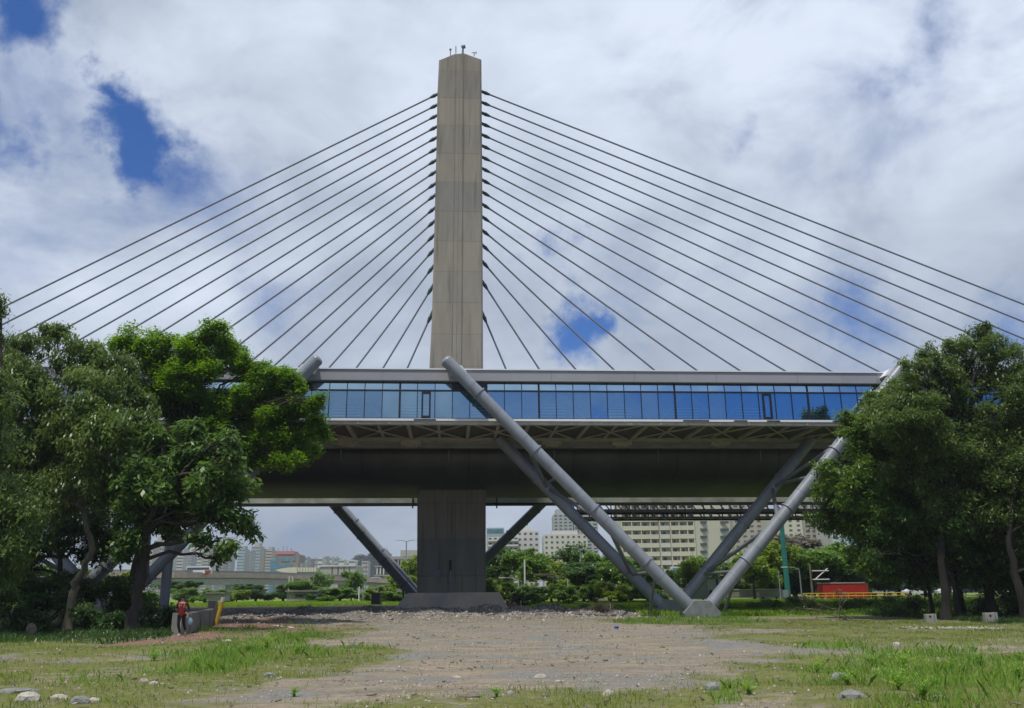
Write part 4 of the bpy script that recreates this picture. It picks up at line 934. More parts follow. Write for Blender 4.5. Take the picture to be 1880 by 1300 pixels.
# right group
near_tree('broadleaf_tree', 'tall light-topped tree whose crown rises above the gallery at the right', 'tree', (1738, 1142), 50,
    [(1735, 1080, 0), (1728, 1010, 0), (1740, 920, 0), (1760, 800, 0)],
    [(1790, 625, 26), (1825, 640, 36), (1755, 640, 30), (1705, 655, 32), (1680, 680, 26), (1735, 690, 42), (1790, 690, 48), (1850, 680, 45), (1885, 700, 40), (1700, 735, 42), (1760, 750, 55), (1830, 750, 55), (1640, 735, 26), (1620, 765, 34), (1660, 780, 45), (1720, 810, 60), (1800, 820, 65), (1870, 800, 60), (1810, 600, 12), (1860, 640, 16), (1660, 720, 32), (1700, 770, 45), (1690, 870, 50), (1760, 870, 55), (1840, 880, 55), (1740, 930, 45), (1820, 940, 50)],
    M['leaf_right'], M['bark_shaded'], .27, .085, 9, .5, 11, 6, .26, .8, TG_R, .14)
near_tree('broadleaf_tree', 'spreading yellow-green tree overlapping the right strut leg', 'tree', (1716, 1131), 54,
    [(1706, 1080, 0), (1688, 1010, 0), (1670, 940, 0), (1650, 870, 0)],
    [(1556, 790, 16, -1), (1620, 742, 30, -1), (1605, 765, 34, -1), (1652, 712, 26, -1), (1650, 760, 40, -1), (1515, 858, 20, -1), (1525, 905, 28), (1512, 950, 24), (1600, 830, 36, -1), (1560, 900, 40), (1590, 960, 40), (1650, 960, 46), (1560, 765, 22), (1590, 780, 28), (1540, 855, 24), (1570, 870, 34), (1610, 850, 48), (1670, 860, 50), (1530, 895, 26), (1560, 930, 42), (1620, 930, 52), (1690, 930, 52), (1530, 950, 26), (1600, 985, 38), (1660, 1000, 42), (1640, 800, 40), (1600, 775, 30), (1640, 745, 36), (1680, 765, 48), (1655, 700, 18), (1590, 815, 34), (1655, 820, 50), (1620, 890, 48), (1575, 1010, 20), (1680, 1040, 30), (1600, 1030, 26), (1710, 990, 36), (1635, 1045, 26)],
    M['leaf_yellow'], M['bark_shaded'], .27, .10, 9, .45, 11.5, 7, .13, .8, TG_R, .14)
near_tree('broadleaf_tree', 'dense dark tree with twin leaning trunks at the right edge', 'tree', (1825, 1130), 52,
    [(1812, 1070, 0), (1800, 1010, 0), (1790, 930, 0)],
    [(1640, 1040, 26), (1690, 1035, 30), (1800, 1060, 22), (1850, 1075, 26), (1900, 1080, 30), (1760, 1070, 16), (1780, 1010, 40), (1860, 1020, 44), (1750, 900, 55), (1810, 900, 60), (1870, 890, 60), (1740, 960, 48), (1800, 970, 52), (1860, 970, 55), (1900, 940, 60), (1770, 1020, 30), (1840, 1020, 36), (1890, 1040, 40), (1930, 840, 70), (1720, 900, 45)],
    M['leaf_shrub'], M['bark_shaded'], .22, .08, 9, .5, 12, 8, .3, .8, TG_R, .14)
near_tree('broadleaf_tree', 'thick leaning trunk with dark crown cut by the right edge', 'tree', (1885, 1132), 48,
    [(1868, 1070, 0), (1852, 1000, 0), (1860, 920, 0)],
    [(1900, 1000, 50), (1950, 950, 70), (1960, 850, 80), (1930, 760, 70), (1910, 700, 50), (1880, 860, 50), (1990, 1020, 60), (1845, 940, 40)],
    M['leaf_right'], M['bark_shaded'], .22, .08, 9, .5, 11, 9, .26, .8, TG_R, .14)
near_tree('broadleaf_tree', 'thin young tree between the thick dark trunks at the right', 'tree', (1768, 1128), 55,
    [(1760, 1070, 0), (1748, 1000, 0), (1745, 940, 0)],
    [(1700, 1030, 28), (1830, 1030, 36), (1690, 1060, 24), (1860, 1070, 24), (1740, 1050, 24), (1740, 1000, 36), (1780, 990, 36), (1800, 1055, 20), (1660, 1060, 18), (1720, 960, 40)],
    M['leaf_shrub'], M['bark_shaded'], .2, .08, 8, .5, 9, 10, .18, .8, TG_R)
near_tree('broadleaf_tree', 'slim dark trunk, first of the row at the right', 'tree', (1762, 1135), 51,
    [(1748, 1060, 0), (1712, 1000, 0), (1690, 960, 0)],
    [(1680, 960, 40), (1640, 960, 36), (1720, 930, 40), (1600, 1020, 18)],
    M['leaf_shrub'], M['bark_shaded'], .2, .08, 8, .5, 9, 12, .15, .8, TG_R)

# shrubs
def shrub(label, px, py, rpx, Y, m_, seed, Lf=.18, Wf=.08, dens=14, sq=.75, group='shrubs around the lot', per=8, name='shrub', nb=5):
    rg2 = np.random.default_rng(seed); c = W(px, py, Y); rm = rpx * Y / F; gz = tz(c.x, Y)
    th = thing(name, (c.x, Y, gz), label, 'shrub', group)
    bl = []
    for i in range(nb):
        a = rg2.uniform(-1, 1); bl.append((np.array([c.x + a * rm * .9, Y + rg2.uniform(-.6, .6) * rm, max(gz + rm * .35, c.z + rg2.uniform(-.25, .3) * rm)]), rm * rg2.uniform(.45, .75)))
    mb = MB()
    for b_, r_ in bl: mb.path(wob((c.x + rg2.uniform(-.2, .2) * rm, Y, gz - .05), b_, 5, .05 * rm, rg2), [.03 * rm + .02] * 3 + [.015 * rm + .01] * 2, 5)
    mb.build('stem', M['bark'], th)
    vv = leaf_quads(crown_points(bl, dens, rg2, sq), per, Lf, Wf, .3, rg2, Lf * .6)
    arr_obj('foliage', vv, np.arange(len(vv)).reshape(-1, 4), m_, th); return th
sh = [(20, 1100, 62, 50, 'dark bush at the left edge under the canopy'), (85, 1120, 45, 49, 'low dark bush just left of the pale curved trunk'), (190, 1105, 52, 51, 'dark bush between the pale curved trunk and the thick trunk'),
      (60, 1145, 34, 45, 'low leafy bush in front at the left edge of the grass'), (160, 1140, 34, 46, 'low bush in front of the pale curved trunk'), (225, 1148, 30, 46, 'low bush at the foot of the thick left trunk'),
      (290, 1130, 34, 47, 'green bush behind the jogger'), (262, 1112, 30, 52, 'light bush right of the thick left trunk'), (140, 1085, 40, 56, 'bush behind the pale curved trunk'), (-60, 1110, 70, 46, 'large bush beyond the left edge')]
for i, (x, y, r_, Y, lab) in enumerate(sh): shrub(lab, x, y - 6, r_ * 1.05, Y, M['leaf_shrub'], 100 + i, .2, .09, 11)
sh = [(1668, 1110, 30, 60, 'green bush left of the slim dark trunk at the right'), (1640, 1122, 22, 58, 'low bush near the end of the yellow railing'), (1840, 1112, 34, 56, 'shaded bush between the right trunks'), (1790, 1120, 28, 58, 'low shaded bush behind the concrete blocks'),
      (1900, 1120, 40, 54, 'bush at the right edge'), (1740, 1100, 24, 62, 'thin bush behind the thickest dark trunk')]
for i, (x, y, r_, Y, lab) in enumerate(sh): shrub(lab, x, y, r_, Y, M['leaf_shrub'], 130 + i, .2, .08, 8)
shrub('round dark bush beside the right end of the pylon footing', 958, 1103, 14, 78, M['leaf_shrub'], 150, .16, .07, 16)
shrub('dry grey brush heap on the rubble near the strut', 1102, 1124, 14, 66, M['leaf_dry'], 151, .5, .02, 16, .5, per=10)
# embankment hedge band with lumps behind strut
bank = [(1340 + i * 42, 1117 + (i % 3) * 2, 22, 74 + (i % 4) * 3) for i in range(9)] + [(1020, 1110, 12, 92), (1070, 1112, 12, 90), (1130, 1116, 14, 86), (1185, 1118, 12, 84)]
bl_lab = ['first', 'second', 'third', 'fourth', 'fifth', 'sixth', 'seventh', 'eighth', 'ninth']
for i, (x, y, r_, Y) in enumerate(bank):
    lab = ('low green clump on the bank, %s one right of the strut base' % bl_lab[i]) if i < 9 else 'small weedy clump at the foot of the bank, %s from the left' % bl_lab[i - 9]
    shrub(lab, x, y + 2, r_, Y, M['leaf_far1'], 160 + i, .16, .06, 9, .45, 'low clumps on the bank')
# tall weeds individually standing in the right grass
def weed(label, px, py, hpx, seed, n=10, m_=None, name='weed', arch=.85, group='tall weeds'):
    rg2 = np.random.default_rng(seed); b0 = Gd(px, py); Y = b0.y; h = hpx * Y / F; gz = tz(b0.x, Y)
    mb = MB()
    for i in range(n):
        a = rg2.uniform(0, 6.28); sp_ = rg2.uniform(.1, arch) * h; hh = h * rg2.uniform(.3, 1)
        p = [(b0.x + math.cos(a) * sp_ * t * t + rg2.normal(0, .01), Y + math.sin(a) * sp_ * t * t, gz + hh * (t - .15 * t * t)) for t in (0, .3, .6, .85, 1)]
        mb.path(p, [.006, .005, .004, .003, .002], 4)
        for j in range(16):
            t = rg2.uniform(.1, 1); q = Vector((b0.x + math.cos(a) * sp_ * t * t, Y + math.sin(a) * sp_ * t * t, gz + hh * (t - .15 * t * t)))
            az = rg2.uniform(0, 6.28); d = Vector((math.cos(az), math.sin(az), rg2.uniform(-.2, .8))) * (h * rg2.uniform(.08, .2)); s_ = Vector((-math.sin(az), math.cos(az), 0)) * (h * .018)
            mb.add([q, q + d * .5 + s_, q + d, q + d * .5 - s_], [(0, 1, 2, 3)])
    o = mb.build(name, m_ or M['weed']); return tag(o, label, 'plant', group)
ws = [(1555, 1255, 45, 'bushy weed above the rounded grey rock'), (1650, 1268, 60, 'tall feathery weed left of the lower right corner'), (1695, 1290, 55, 'thin upright weed right of the tall feathery one'), (1662, 1225, 45, 'tufted weed in the middle of the right grass'),
      (1500, 1235, 36, 'low spreading weed at the left end of the right grass'), (1600, 1225, 38, 'green weed behind the bushy one'), (1745, 1235, 36, 'broad weed clump right of the tufted weed'), (1800, 1225, 34, 'weed clump near the right edge'),
      (1785, 1195, 24, 'single thin stalk before the gravel strip at right'), (489, 1192, 40, 'tallest weed in the left grass beside the path'), (455, 1200, 30, 'weed left of the tallest left weed'), (545, 1200, 28, 'weed right of the tallest left weed'),
      (912, 1282, 26, 'small green weed at the bottom centre among the chips'), (283, 1212, 28, 'thin weed in the middle of the left grass'), (355, 1222, 30, 'weed in the left grass below the jogger'), (1375, 1275, 34, 'weed at the lower right of the dirt'),
      (540, 1275, 26, 'sparse weed at the bottom left of the dirt'), (1870, 1250, 50, 'tall weed at the right edge'), (1340, 1262, 26, 'small weed right of the light grey rock'), (1720, 1262, 34, 'leafy weed between the two tall ones at right')]
for i, (x, y, h, lab) in enumerate(ws): weed(lab, x, y, h * .85, 300 + i, 26, M['weed_bright'])
# drooping dry branch with curling leaves near the bank
dr = thing('fallen_branch', Gd(1525, 1146), 'pale dry branch with curled leaves sprawling before the bank', 'branch')
Yb = 52.; mb = MB(); lf = MB(); rr = random.Random(5)
for pts in ([(1580, 1146), (1545, 1126), (1500, 1106), (1472, 1092)], [(1560, 1140), (1500, 1120), (1462, 1116), (1445, 1128)], [(1495, 1140), (1508, 1118), (1515, 1106), (1512, 1098)], [(1490, 1132), (1480, 1112), (1466, 1096)], [(1542, 1140), (1541, 1110), (1538, 1088), (1541, 1080)], [(1538, 1090), (1550, 1092)], [(1541, 1122), (1555, 1096)]):
    P_ = [W(x, y, Yb + rr.uniform(-.4, .4)) for x, y in pts]; mb.path(P_, [.03 - .006 * i for i in range(len(P_))], 5)
    for k_ in range(14):
        i = rr.randrange(len(P_) - 1); q = P_[i].lerp(P_[i + 1], rr.random()); az = rr.uniform(0, 6.28); d = Vector((math.cos(az) * .3, math.sin(az) * .3, rr.uniform(-.15, .15))); s_ = Vector((-math.sin(az), math.cos(az), .5)) * .045
        mb.add([q, q + d * .5 + s_ + Vector((0, 0, .06)), q + d, q + d * .5 - s_ + Vector((0, 0, .06))], [(0, 1, 2, 3)])
mb.build('twig', M['leaf_dry'], dr)

# ---------------------------------------------------------------- background trees (copies of a few)
def make_far(name, m_, seed, shape):
    rg2 = np.random.default_rng(seed); th = bpy.data.objects.new(name, None); S.collection.objects.link(th)
    bl = []
    for i in range(13 if shape != 'palm' else 0):
        a = rg2.uniform(0, 6.28); rr_ = rg2.uniform(.1, .36); z = rg2.uniform(.30, .80)
        if shape == 'umbrella': rr_ = rg2.uniform(.1, .5); z = rg2.uniform(.55, .84)
        if shape == 'bush': z = rg2.uniform(.25, .65); rr_ = rg2.uniform(.05, .55)
        bl.append((np.array([math.cos(a) * rr_, math.sin(a) * rr_, z]), rg2.uniform(.17, .28)))
    mb = MB(); top = .6 if shape != 'bush' else .3
    mb.path([(0, 0, -.05), (.01, 0, .2), (-.01, .01, .4), (0, 0, top)], [.035, .026, .022, .015], 6)
    for c, r_ in bl: mb.path([(0, 0, top * .6), tuple((c * .6 + np.array([0, 0, top * .3]))), tuple(c)], [.014, .01, .005], 4)
    mb.build('trunk', M['bark'], th)
    vv = leaf_quads(crown_points(bl, 480, rg2, .75), 3, .055, .035, .35, rg2, .02)
    arr_obj('crown', vv, np.arange(len(vv)).reshape(-1, 4), m_, th)
    return th
protos = [make_far('background_tree', M['leaf_far1'], 400, 'round'), make_far('background_tree', M['leaf_far2'], 401, 'round'), make_far('background_tree', M['leaf_far1'], 402, 'umbrella'),
          make_far('background_tree', M['leaf_far3'], 403, 'round'), make_far('background_tree', M['leaf_far2'], 404, 'umbrella'), make_far('background_bush', M['leaf_far1'], 405, 'bush'), make_far('background_bush', M['leaf_far3'], 406, 'bush'), make_far('background_tree', M['leaf_dry'], 407, 'round')]
for p_ in protos: index_kids(p_)
used = {}
def put_far(k, px, ytop, ybot, Y, wide, label, group):
    p0 = W(px, ybot, Y); h = (ybot - ytop) * Y / F; gz = tz(p0.x, Y)
    top = W(px, ytop, Y).z; h = top - gz + .0
    if k in used: o = copy_tree(protos[k])
    else: o = protos[k]; used[k] = 1
    w_ = 1.25 * wide * Y / F
    o.location = (p0.x, Y, gz); o.rotation_euler = (0, 0, random.uniform(0, 6.28)); o.scale = (w_ / .95, w_ / .95, h / .98)
    tag(o, label, 'tree' if 'tree' in o.name else 'bush', group); return o
BGR = 'trees along the far bank right of the pylon'
ft = [(1, 905, 1005, 128, 60, 'dark tree directly right of the pylon in the far tree row'), (2, 962, 1008, 120, 70, 'flat-topped green tree right of the pylon under the white apartment block'), (3, 1012, 1022, 124, 60, 'pale yellow-green tree between two dark ones in the far row'),
      (1, 1045, 998, 134, 66, 'tall dark tree below the twin grey towers'), (0, 1090, 1005, 130, 60, 'green tree behind the left strut legs'), (4, 1072, 1030, 116, 66, 'dark umbrella-shaped tree left of the strut'), (2, 1118, 1030, 116, 60, 'bright umbrella-shaped tree behind the rear strut pipe'),
      (0, 1160, 1015, 126, 60, 'green tree in front of the left end of the cream block'), (1, 1188, 1036, 118, 46, 'small dark tree between the strut pipes'), (3, 1265, 1018, 112, 36, 'thin yellowish tree inside the V of the strut'), (0, 1290, 1012, 122, 48, 'leafy tree at the right end of the cream block'),
      (1, 1225, 1045, 130, 60, 'dark tree low in front of the cream block'), (1, 1335, 1030, 134, 70, 'dark tree right inside the V of the strut'), (3, 1385, 1008, 126, 60, 'yellow-green tree crossing behind the right strut leg'), (3, 1425, 990, 130, 66, 'tall yellow-green tree left of the teal pole'),
      (7, 1460, 970, 150, 110, 'bare brown-grey domed tree behind the teal pole'), (2, 1495, 1005, 134, 80, 'bright green spreading tree above the red container, left one'), (2, 1550, 998, 140, 90, 'bright green spreading tree above the red container, right one'), (4, 1520, 1030, 138, 80, 'dark tree right behind the red container'),
      (1, 1600, 1012, 140, 90, 'dark tree right of the red container'), (4, 1650, 1020, 144, 90, 'dark spreading tree over the parked cars'), (1, 1400, 1045, 140, 70, 'dark low tree left of the teal pole'), (3, 1745, 1000, 126, 70, 'sunlit green tree seen between the right trunks'), (0, 1700, 1015, 140, 80, 'green tree behind the slim right trunk'),
      (0, 1810, 1010, 134, 80, 'green tree behind the leaning right trunks'), (3, 1880, 1015, 130, 80, 'yellow-green tree at the right edge behind the trunks'), (1, 1940, 1000, 140, 90, 'dark tree just past the right edge'), (1, 1462, 1040, 140, 60, 'dark tree right of the teal pole')]
for i, (k, x, yt, Y, wd, lab) in enumerate(ft): put_far(k, x, yt, 1093, Y, wd, lab, BGR)
fbsh = [(5, 905 + i * 36, 1052 + (i * 7) % 17, 106 + (i * 5) % 9, 46) for i in range(9)]
ords = ['first', 'second', 'third', 'fourth', 'fifth', 'sixth', 'seventh', 'eighth', 'ninth', 'tenth', 'eleventh', 'twelfth']
for i, (k, x, yt, Y, wd) in enumerate(fbsh): put_far(k if i % 3 else 6, x, yt, 1094, Y, wd, 'leafy bush on the far bank, %s one right of the pylon' % ords[i], 'bushes in front of the far trees')
# left background plants
lf_ = [(6, 435, 1078, 150, 34, 'yellow-green bush left of the graffiti hut'), (5, 395, 1075, 160, 40, 'green bush below the viaduct at the left'), (5, 355, 1070, 165, 50, 'green bush right of the grey column'), (5, 625, 1070, 140, 70, 'big bright bush right of the graffiti hut'),
       (0, 645, 1043, 170, 34, 'round green tree rising over the viaduct rail'), (5, 722, 1078, 120, 50, 'bush beside the left end of the pylon footing'), (3, 740, 1050, 135, 44, 'yellowish tree left of the pylon'), (3, 755, 1015, 160, 34, 'sunlit tree against the left pylon edge'), (6, 700, 1066, 140, 40, 'pale bush behind the far strut foot'),
       (2, 552, 1064, 145, 44, 'vine-covered tree on the graffiti hut roof'), (5, 590, 1069, 150, 34, 'leafy bush behind the hut'), (1, 470, 1070, 175, 60, 'dark tree below the viaduct'), (1, 520, 1070, 180, 60, 'dark tree under the viaduct left of the hut'), (4, 330, 1065, 180, 60, 'dark tree under the viaduct behind the column'),
       (3, 150, 1040, 110, 60, 'sunlit green tree glimpsed between the left trunks'), (3, 215, 1045, 115, 50, 'sunlit bush glimpsed left of the thick trunk'), (0, 60, 1030, 120, 80, 'green tree behind the left undergrowth'), (0, 588, 1045, 210, 30, 'small tree beside the blue car on the viaduct'), (5, 270, 1078, 140, 50, 'green bush left of the grey column')]
for i, (k, x, yt, Y, wd, lab) in enumerate(lf_): put_far(k, x, yt, 1094, Y, wd, lab, 'plants along the viaduct')
for k_ in range(8):
    if k_ not in used:
        for q in KIDS.get(protos[k_].name, []): bpy.data.objects.remove(q)
        bpy.data.objects.remove(protos[k_])

# ---------------------------------------------------------------- buildings
def gz_at(x, Y): return tz(x, Y)
def building(name, label, x0, x1, yt, Y, wallm, winm, rows, cols, depth=14, ww=.55, wh=.5, balc=False, band=False, group=None, yaw=0, ybot=1100, toph=0, pent=None):
    a = W(x0, yt, Y); b_ = W(x1, yt, Y); zt2 = (a.z + b_.z) / 2; gz = tz(a.x, Y) - .3
    cx_ = (a.x + b_.x) / 2; wd = b_.x - a.x
    th = thing(name, (cx_, Y, gz), label, 'building', group)
    MB().box(a.x, b_.x, Y, Y + depth, gz, zt2).build('wall', wallm, th)
    if pent:
        MB().box(cx_ - wd * pent, cx_ + wd * pent, Y + depth * .2, Y + depth * .8, zt2 + .003, zt2 + (zt2 - gz) * .07).build('roof_block', wallm, th)
    H = zt2 - gz; fh = (H - toph) / rows; cw = wd / cols; pr = .12
    for r_ in range(rows):
        z0 = gz + r_ * fh + fh * (1 - wh) / 2
        if W(x0, 1100, Y).z > z0 + fh: continue
        if band:
            q = MB().box(a.x + cw * .12, b_.x - cw * .12, Y - .06, Y + .05, z0, z0 + fh * wh).build('window', winm, th)
        else:
            for c in range(cols):
                xx = a.x + (c + .5) * cw
                MB().box(xx - cw * ww / 2, xx + cw * ww / 2, Y - .06, Y + .05, z0, z0 + fh * wh).build('window', winm, th)
        if balc:
            MB().box(a.x + .1, b_.x - .1, Y - 1.1, Y - .08, z0 - fh * .22, z0 + fh * .12).build('balcony', wallm, th)
    return th
SK = 'high-rise towers of the far skyline'
# left skyline, about a kilometre away
sky_ = [(262, 282, 1000, 'tanb'), (283, 300, 992, 'tanb'), (318, 338, 1005, 'offwhite'), (340, 352, 1018, 'greyb'), (352, 372, 1001, 'offwhite'), (374, 384, 1006, 'tanb'), (388, 398, 1015, 'greyb'), (400, 412, 1008, 'tanb'), (414, 424, 1016, 'greyb'), (437, 450, 1008, 'greyb'), (452, 461, 1012, 'greyb'), (462, 478, 1003, 'tanb'), (479, 486, 1008, 'brownb'), (488, 500, 1010, 'tanb'), (301, 316, 1000, 'offwhite')]
sl_lab = ['narrow tan tower farthest left in the skyline', 'taller tan tower second from the left in the skyline', 'pale tower right of the grey column in the skyline', 'short grey slab tower above the bus', 'tall pale tower directly above the bus', 'slim tan tower right of the one above the bus',
          'blue-grey tower half hidden by leaves', 'tan tower behind the hanging branch', 'grey tower right of the hanging branch', 'grey striped tower left of the blue fronted tower', 'slim dark grey tower beside the blue fronted tower', 'blue fronted tan tower left of the red-roofed building', 'slim brown tower touching the blue fronted one', 'tan tower just left of the red-roofed building', 'pale tower hidden behind the grey column']
for i, (x0, x1, yt, m_) in enumerate(sky_):
    building('skyline_tower', sl_lab[i], x0, x1, yt, 900 + (i * 37) % 160, M[m_], M['winblue' if i in (11, 9, 6) else 'win'], 16, 4, 18, band=True, wh=.42, group=SK, pent=.3 if i % 2 else None)
lowb = [(548, 556, 1028, 'offwhite'), (557, 564, 1022, 'greyb'), (565, 572, 1026, 'brownb'), (574, 581, 1024, 'tanb'), (583, 592, 1024, 'offwhite'), (594, 600, 1021, 'tanb'), (601, 609, 1022, 'offwhite'), (611, 620, 1024, 'tanb'), (622, 632, 1027, 'offwhite'), (640, 652, 1028, 'offwhite'), (664, 676, 1030, 'tanb')]
lab2 = ['low pale block right after the red-roofed building', 'narrow grey block second after the red-roofed building', 'reddish block with dark top in the far town', 'tan block right of the reddish one', 'pale block left of the thin tan one', 'thin tan block in the middle of the far town', 'pale gabled block in the middle of the far town', 'tan block where the wooded hill begins', 'pale block at the left foot of the wooded hill', 'pale house roof row on the wooded hill', 'tan house roof row on the right of the hill']
for i, (x0, x1, yt, m_) in enumerate(lowb):
    building('town_block', lab2[i], x0, x1, yt, 1100 + (i * 53) % 200, M[m_], M['win'], 8, 3, 20, band=True, wh=.4, group='low blocks of the far town')
# red mansard roofed office building
pg = thing('office_building', W(522, 1050, 700), 'blue glass office building with dark red mansard roof', 'building')
Yp = 700
def wb(x0, x1, yt, yb, Y, dy, m_, nm, par, taper=0):
    a = W(x0, yb, Y); b_ = W(x1, yb, Y); t_ = W((x0 + x1) / 2, yt, Y).z
    w_ = (b_.x - a.x) * taper
    return MB().hexa([(a.x, Y, a.z), (b_.x, Y, a.z), (b_.x, Y + dy, a.z), (a.x, Y + dy, a.z), (a.x + w_, Y + abs(w_), t_), (b_.x - w_, Y + abs(w_), t_), (b_.x - w_, Y + dy - abs(w_), t_), (a.x + w_, Y + dy - abs(w_), t_)]).build(nm, m_, par)
pg.location = (W(522, 1050, Yp).x, Yp, 1)
wb(503, 545, 1018.5, 1100, Yp, 20, M['brownb'], 'wall', pg)
wb(501, 541, 1011.5, 1018, Yp - .5, 20, M['roofred'], 'roof', pg, .12)
wb(516, 532, 1024, 1031, Yp - .4, .3, M['winblue'], 'window', pg); wb(511, 537, 1036, 1043, Yp - .4, .3, M['winblue'], 'window', pg)
wb(503.5, 509, 1020, 1050, Yp - .4, .3, M['winblue'], 'window', pg); wb(537, 542, 1020, 1030, Yp - .4, .3, M['winblue'], 'window', pg)
wb(492, 502, 1030, 1100, Yp + 2, 14, M['winblue'], 'side_wing', pg); wb(546, 550, 1034, 1100, Yp + 2, 14, M['greyb'], 'side_wing', pg)
for x in (511, 520, 527, 535): MB().tube(W(x, 1012, Yp + 5), W(x, 1006 if x in (511, 535) else 1002, Yp + 5), .25, n=6).build('antenna', M['steel_dark'], pg)
# vaulted pale roof hall and warehouse
vh = thing('vaulted_hall', (W(540, 1060, 520).x, 520, 1), 'hall with a pale curved shell roof behind the viaduct', 'building')
pr_ = [(505, 1047), (515, 1044), (530, 1042), (545, 1041.5), (545, 1052), (530, 1051.5), (518, 1050.5)]
o = MB().prism([W(x, y, 520) for x, y in pr_], (0, 14, 0)).build('shell_roof', M['cream2'], vh); fix_normals(o)
wb(518, 580, 1050, 1100, 522, 12, M['greyb'], 'wall', vh)
for i in range(7): wb(546 + i * 5, 550 + i * 5, 1042, 1050, 521, 10, M['cream2'], 'roof_rib', vh)
wh_ = thing('warehouse', (W(620, 1060, 530).x, 530, 1), 'grey ribbed warehouse with a flat pale roof behind the viaduct', 'building')
wb(584, 652, 1041, 1100, 530, 25, M['tanb'], 'wall', wh_); wb(583, 653, 1037.5, 1040.6, 529.4, 27, M['offwhite'], 'roof', wh_)
for x in (609, 620, 631, 641): wb(x - .8, x + .8, 1041, 1060, 529.7, .25, M['steel_black'], 'buttress', wh_)
# concrete framed building left of the pylon
cf = thing('concrete_building', (W(740, 1060, 480).x, 480, 1), 'unfinished-looking concrete frame building between the far strut and the pylon', 'building')
wb(715, 790, 1021.5, 1027, 480, 20, M['conc'], 'roof_slab', cf); wb(735, 790, 1010, 1021.3, 483, 14, M['tanb'], 'roof_block', cf); wb(688, 790, 1038, 1041, 479.6, 20, M['conc'], 'floor_slab', cf); wb(686, 790, 1055, 1058, 479.6, 20, M['conc'], 'floor_slab', cf)
wb(717, 790, 1027.2, 1037.8, 484, 10, M['win'], 'wall', cf); wb(692, 790, 1041.2, 1100, 484, 10, M['tanb'], 'wall', cf)
for x in (720, 731, 736, 752, 762, 775): wb(x - 1.2, x + 1.2, 1027.2, 1037.8, 479.9, 2.4, M['conc'], 'pillar', cf)
for x in (692, 698, 704, 720, 750): wb(x - 1.2, x + 1.2, 1041.2, 1054.8, 479.9, 2.4, M['offwhite'], 'pillar', cf)
# wooded hill
hp = []
rgh = np.random.default_rng(77)
nH = 26000; X = W(560, 1050, 1300).x + rgh.uniform(0, 1, nH) * (W(830, 1050, 1300).x - W(560, 1050, 1300).x)
tX = (X - X.min()) / (X.max() - X.min()); Yh = 1300 + rgh.uniform(0, 60, nH)
hh = (38 + 14 * np.sin(tX * 3.0) + 7 * np.sin(tX * 17) + 4 * np.sin(tX * 41)) * np.clip(tX * 3.5 + .35, 0, 1)
Z = 4 + hh * (1 - rgh.random(nH) ** 2 * .9)
vv = leaf_quads(np.stack([X, Yh, Z], 1), 2, 5, 4, .3, rgh, 1.2)
tag(arr_obj('hill', vv, np.arange(len(vv)).reshape(-1, 4), M['hill']), kind='structure')

# right and centre apartment blocks
GB = 'apartment blocks beyond the far bank'
building('apartment_block', 'pale stepped apartment block right of the pylon, lower left part with balconies', 895, 952, 985, 250, M['offwhite'], M['win'], 12, 6, 16, balc=True, group=GB, ww=.6)
building('apartment_block', 'pale apartment block with taller flat top behind the low one right of the pylon', 928, 990, 975, 262, M['offwhite'], M['win'], 12, 6, 16, group=GB, ww=.45, wh=.35, pent=.25)
building('office_slab', 'low dark glass fronted block just right of the pylon', 893, 925, 969, 300, M['greyb'], M['winblue'], 10, 3, 16, group=GB, band=True, wh=.6)
building('apartment_block', 'pale flat-roofed apartment block left of the twin grey towers', 998, 1078, 981, 245, M['offwhite'], M['win'], 12, 8, 16, group=GB, ww=.4, wh=.35, pent=.3)
building('apartment_tower', 'tall grey residential tower, left one of the twins', 1016, 1051, 944, 420, M['greyb'], M['win'], 24, 4, 20, group=GB, ww=.55, wh=.4, pent=.35)
building('apartment_tower', 'tall grey residential tower, right one of the twins', 1053, 1097, 941, 430, M['greyb'], M['win'], 24, 4, 20, group=GB, ww=.6, wh=.45, pent=.3)
building('blue_slab_tower', 'narrow dark blue tower against the left edge of the cream block', 1137, 1145, 900, 330, M['carblue'], M['winblue'], 14, 1, 10, group=GB)
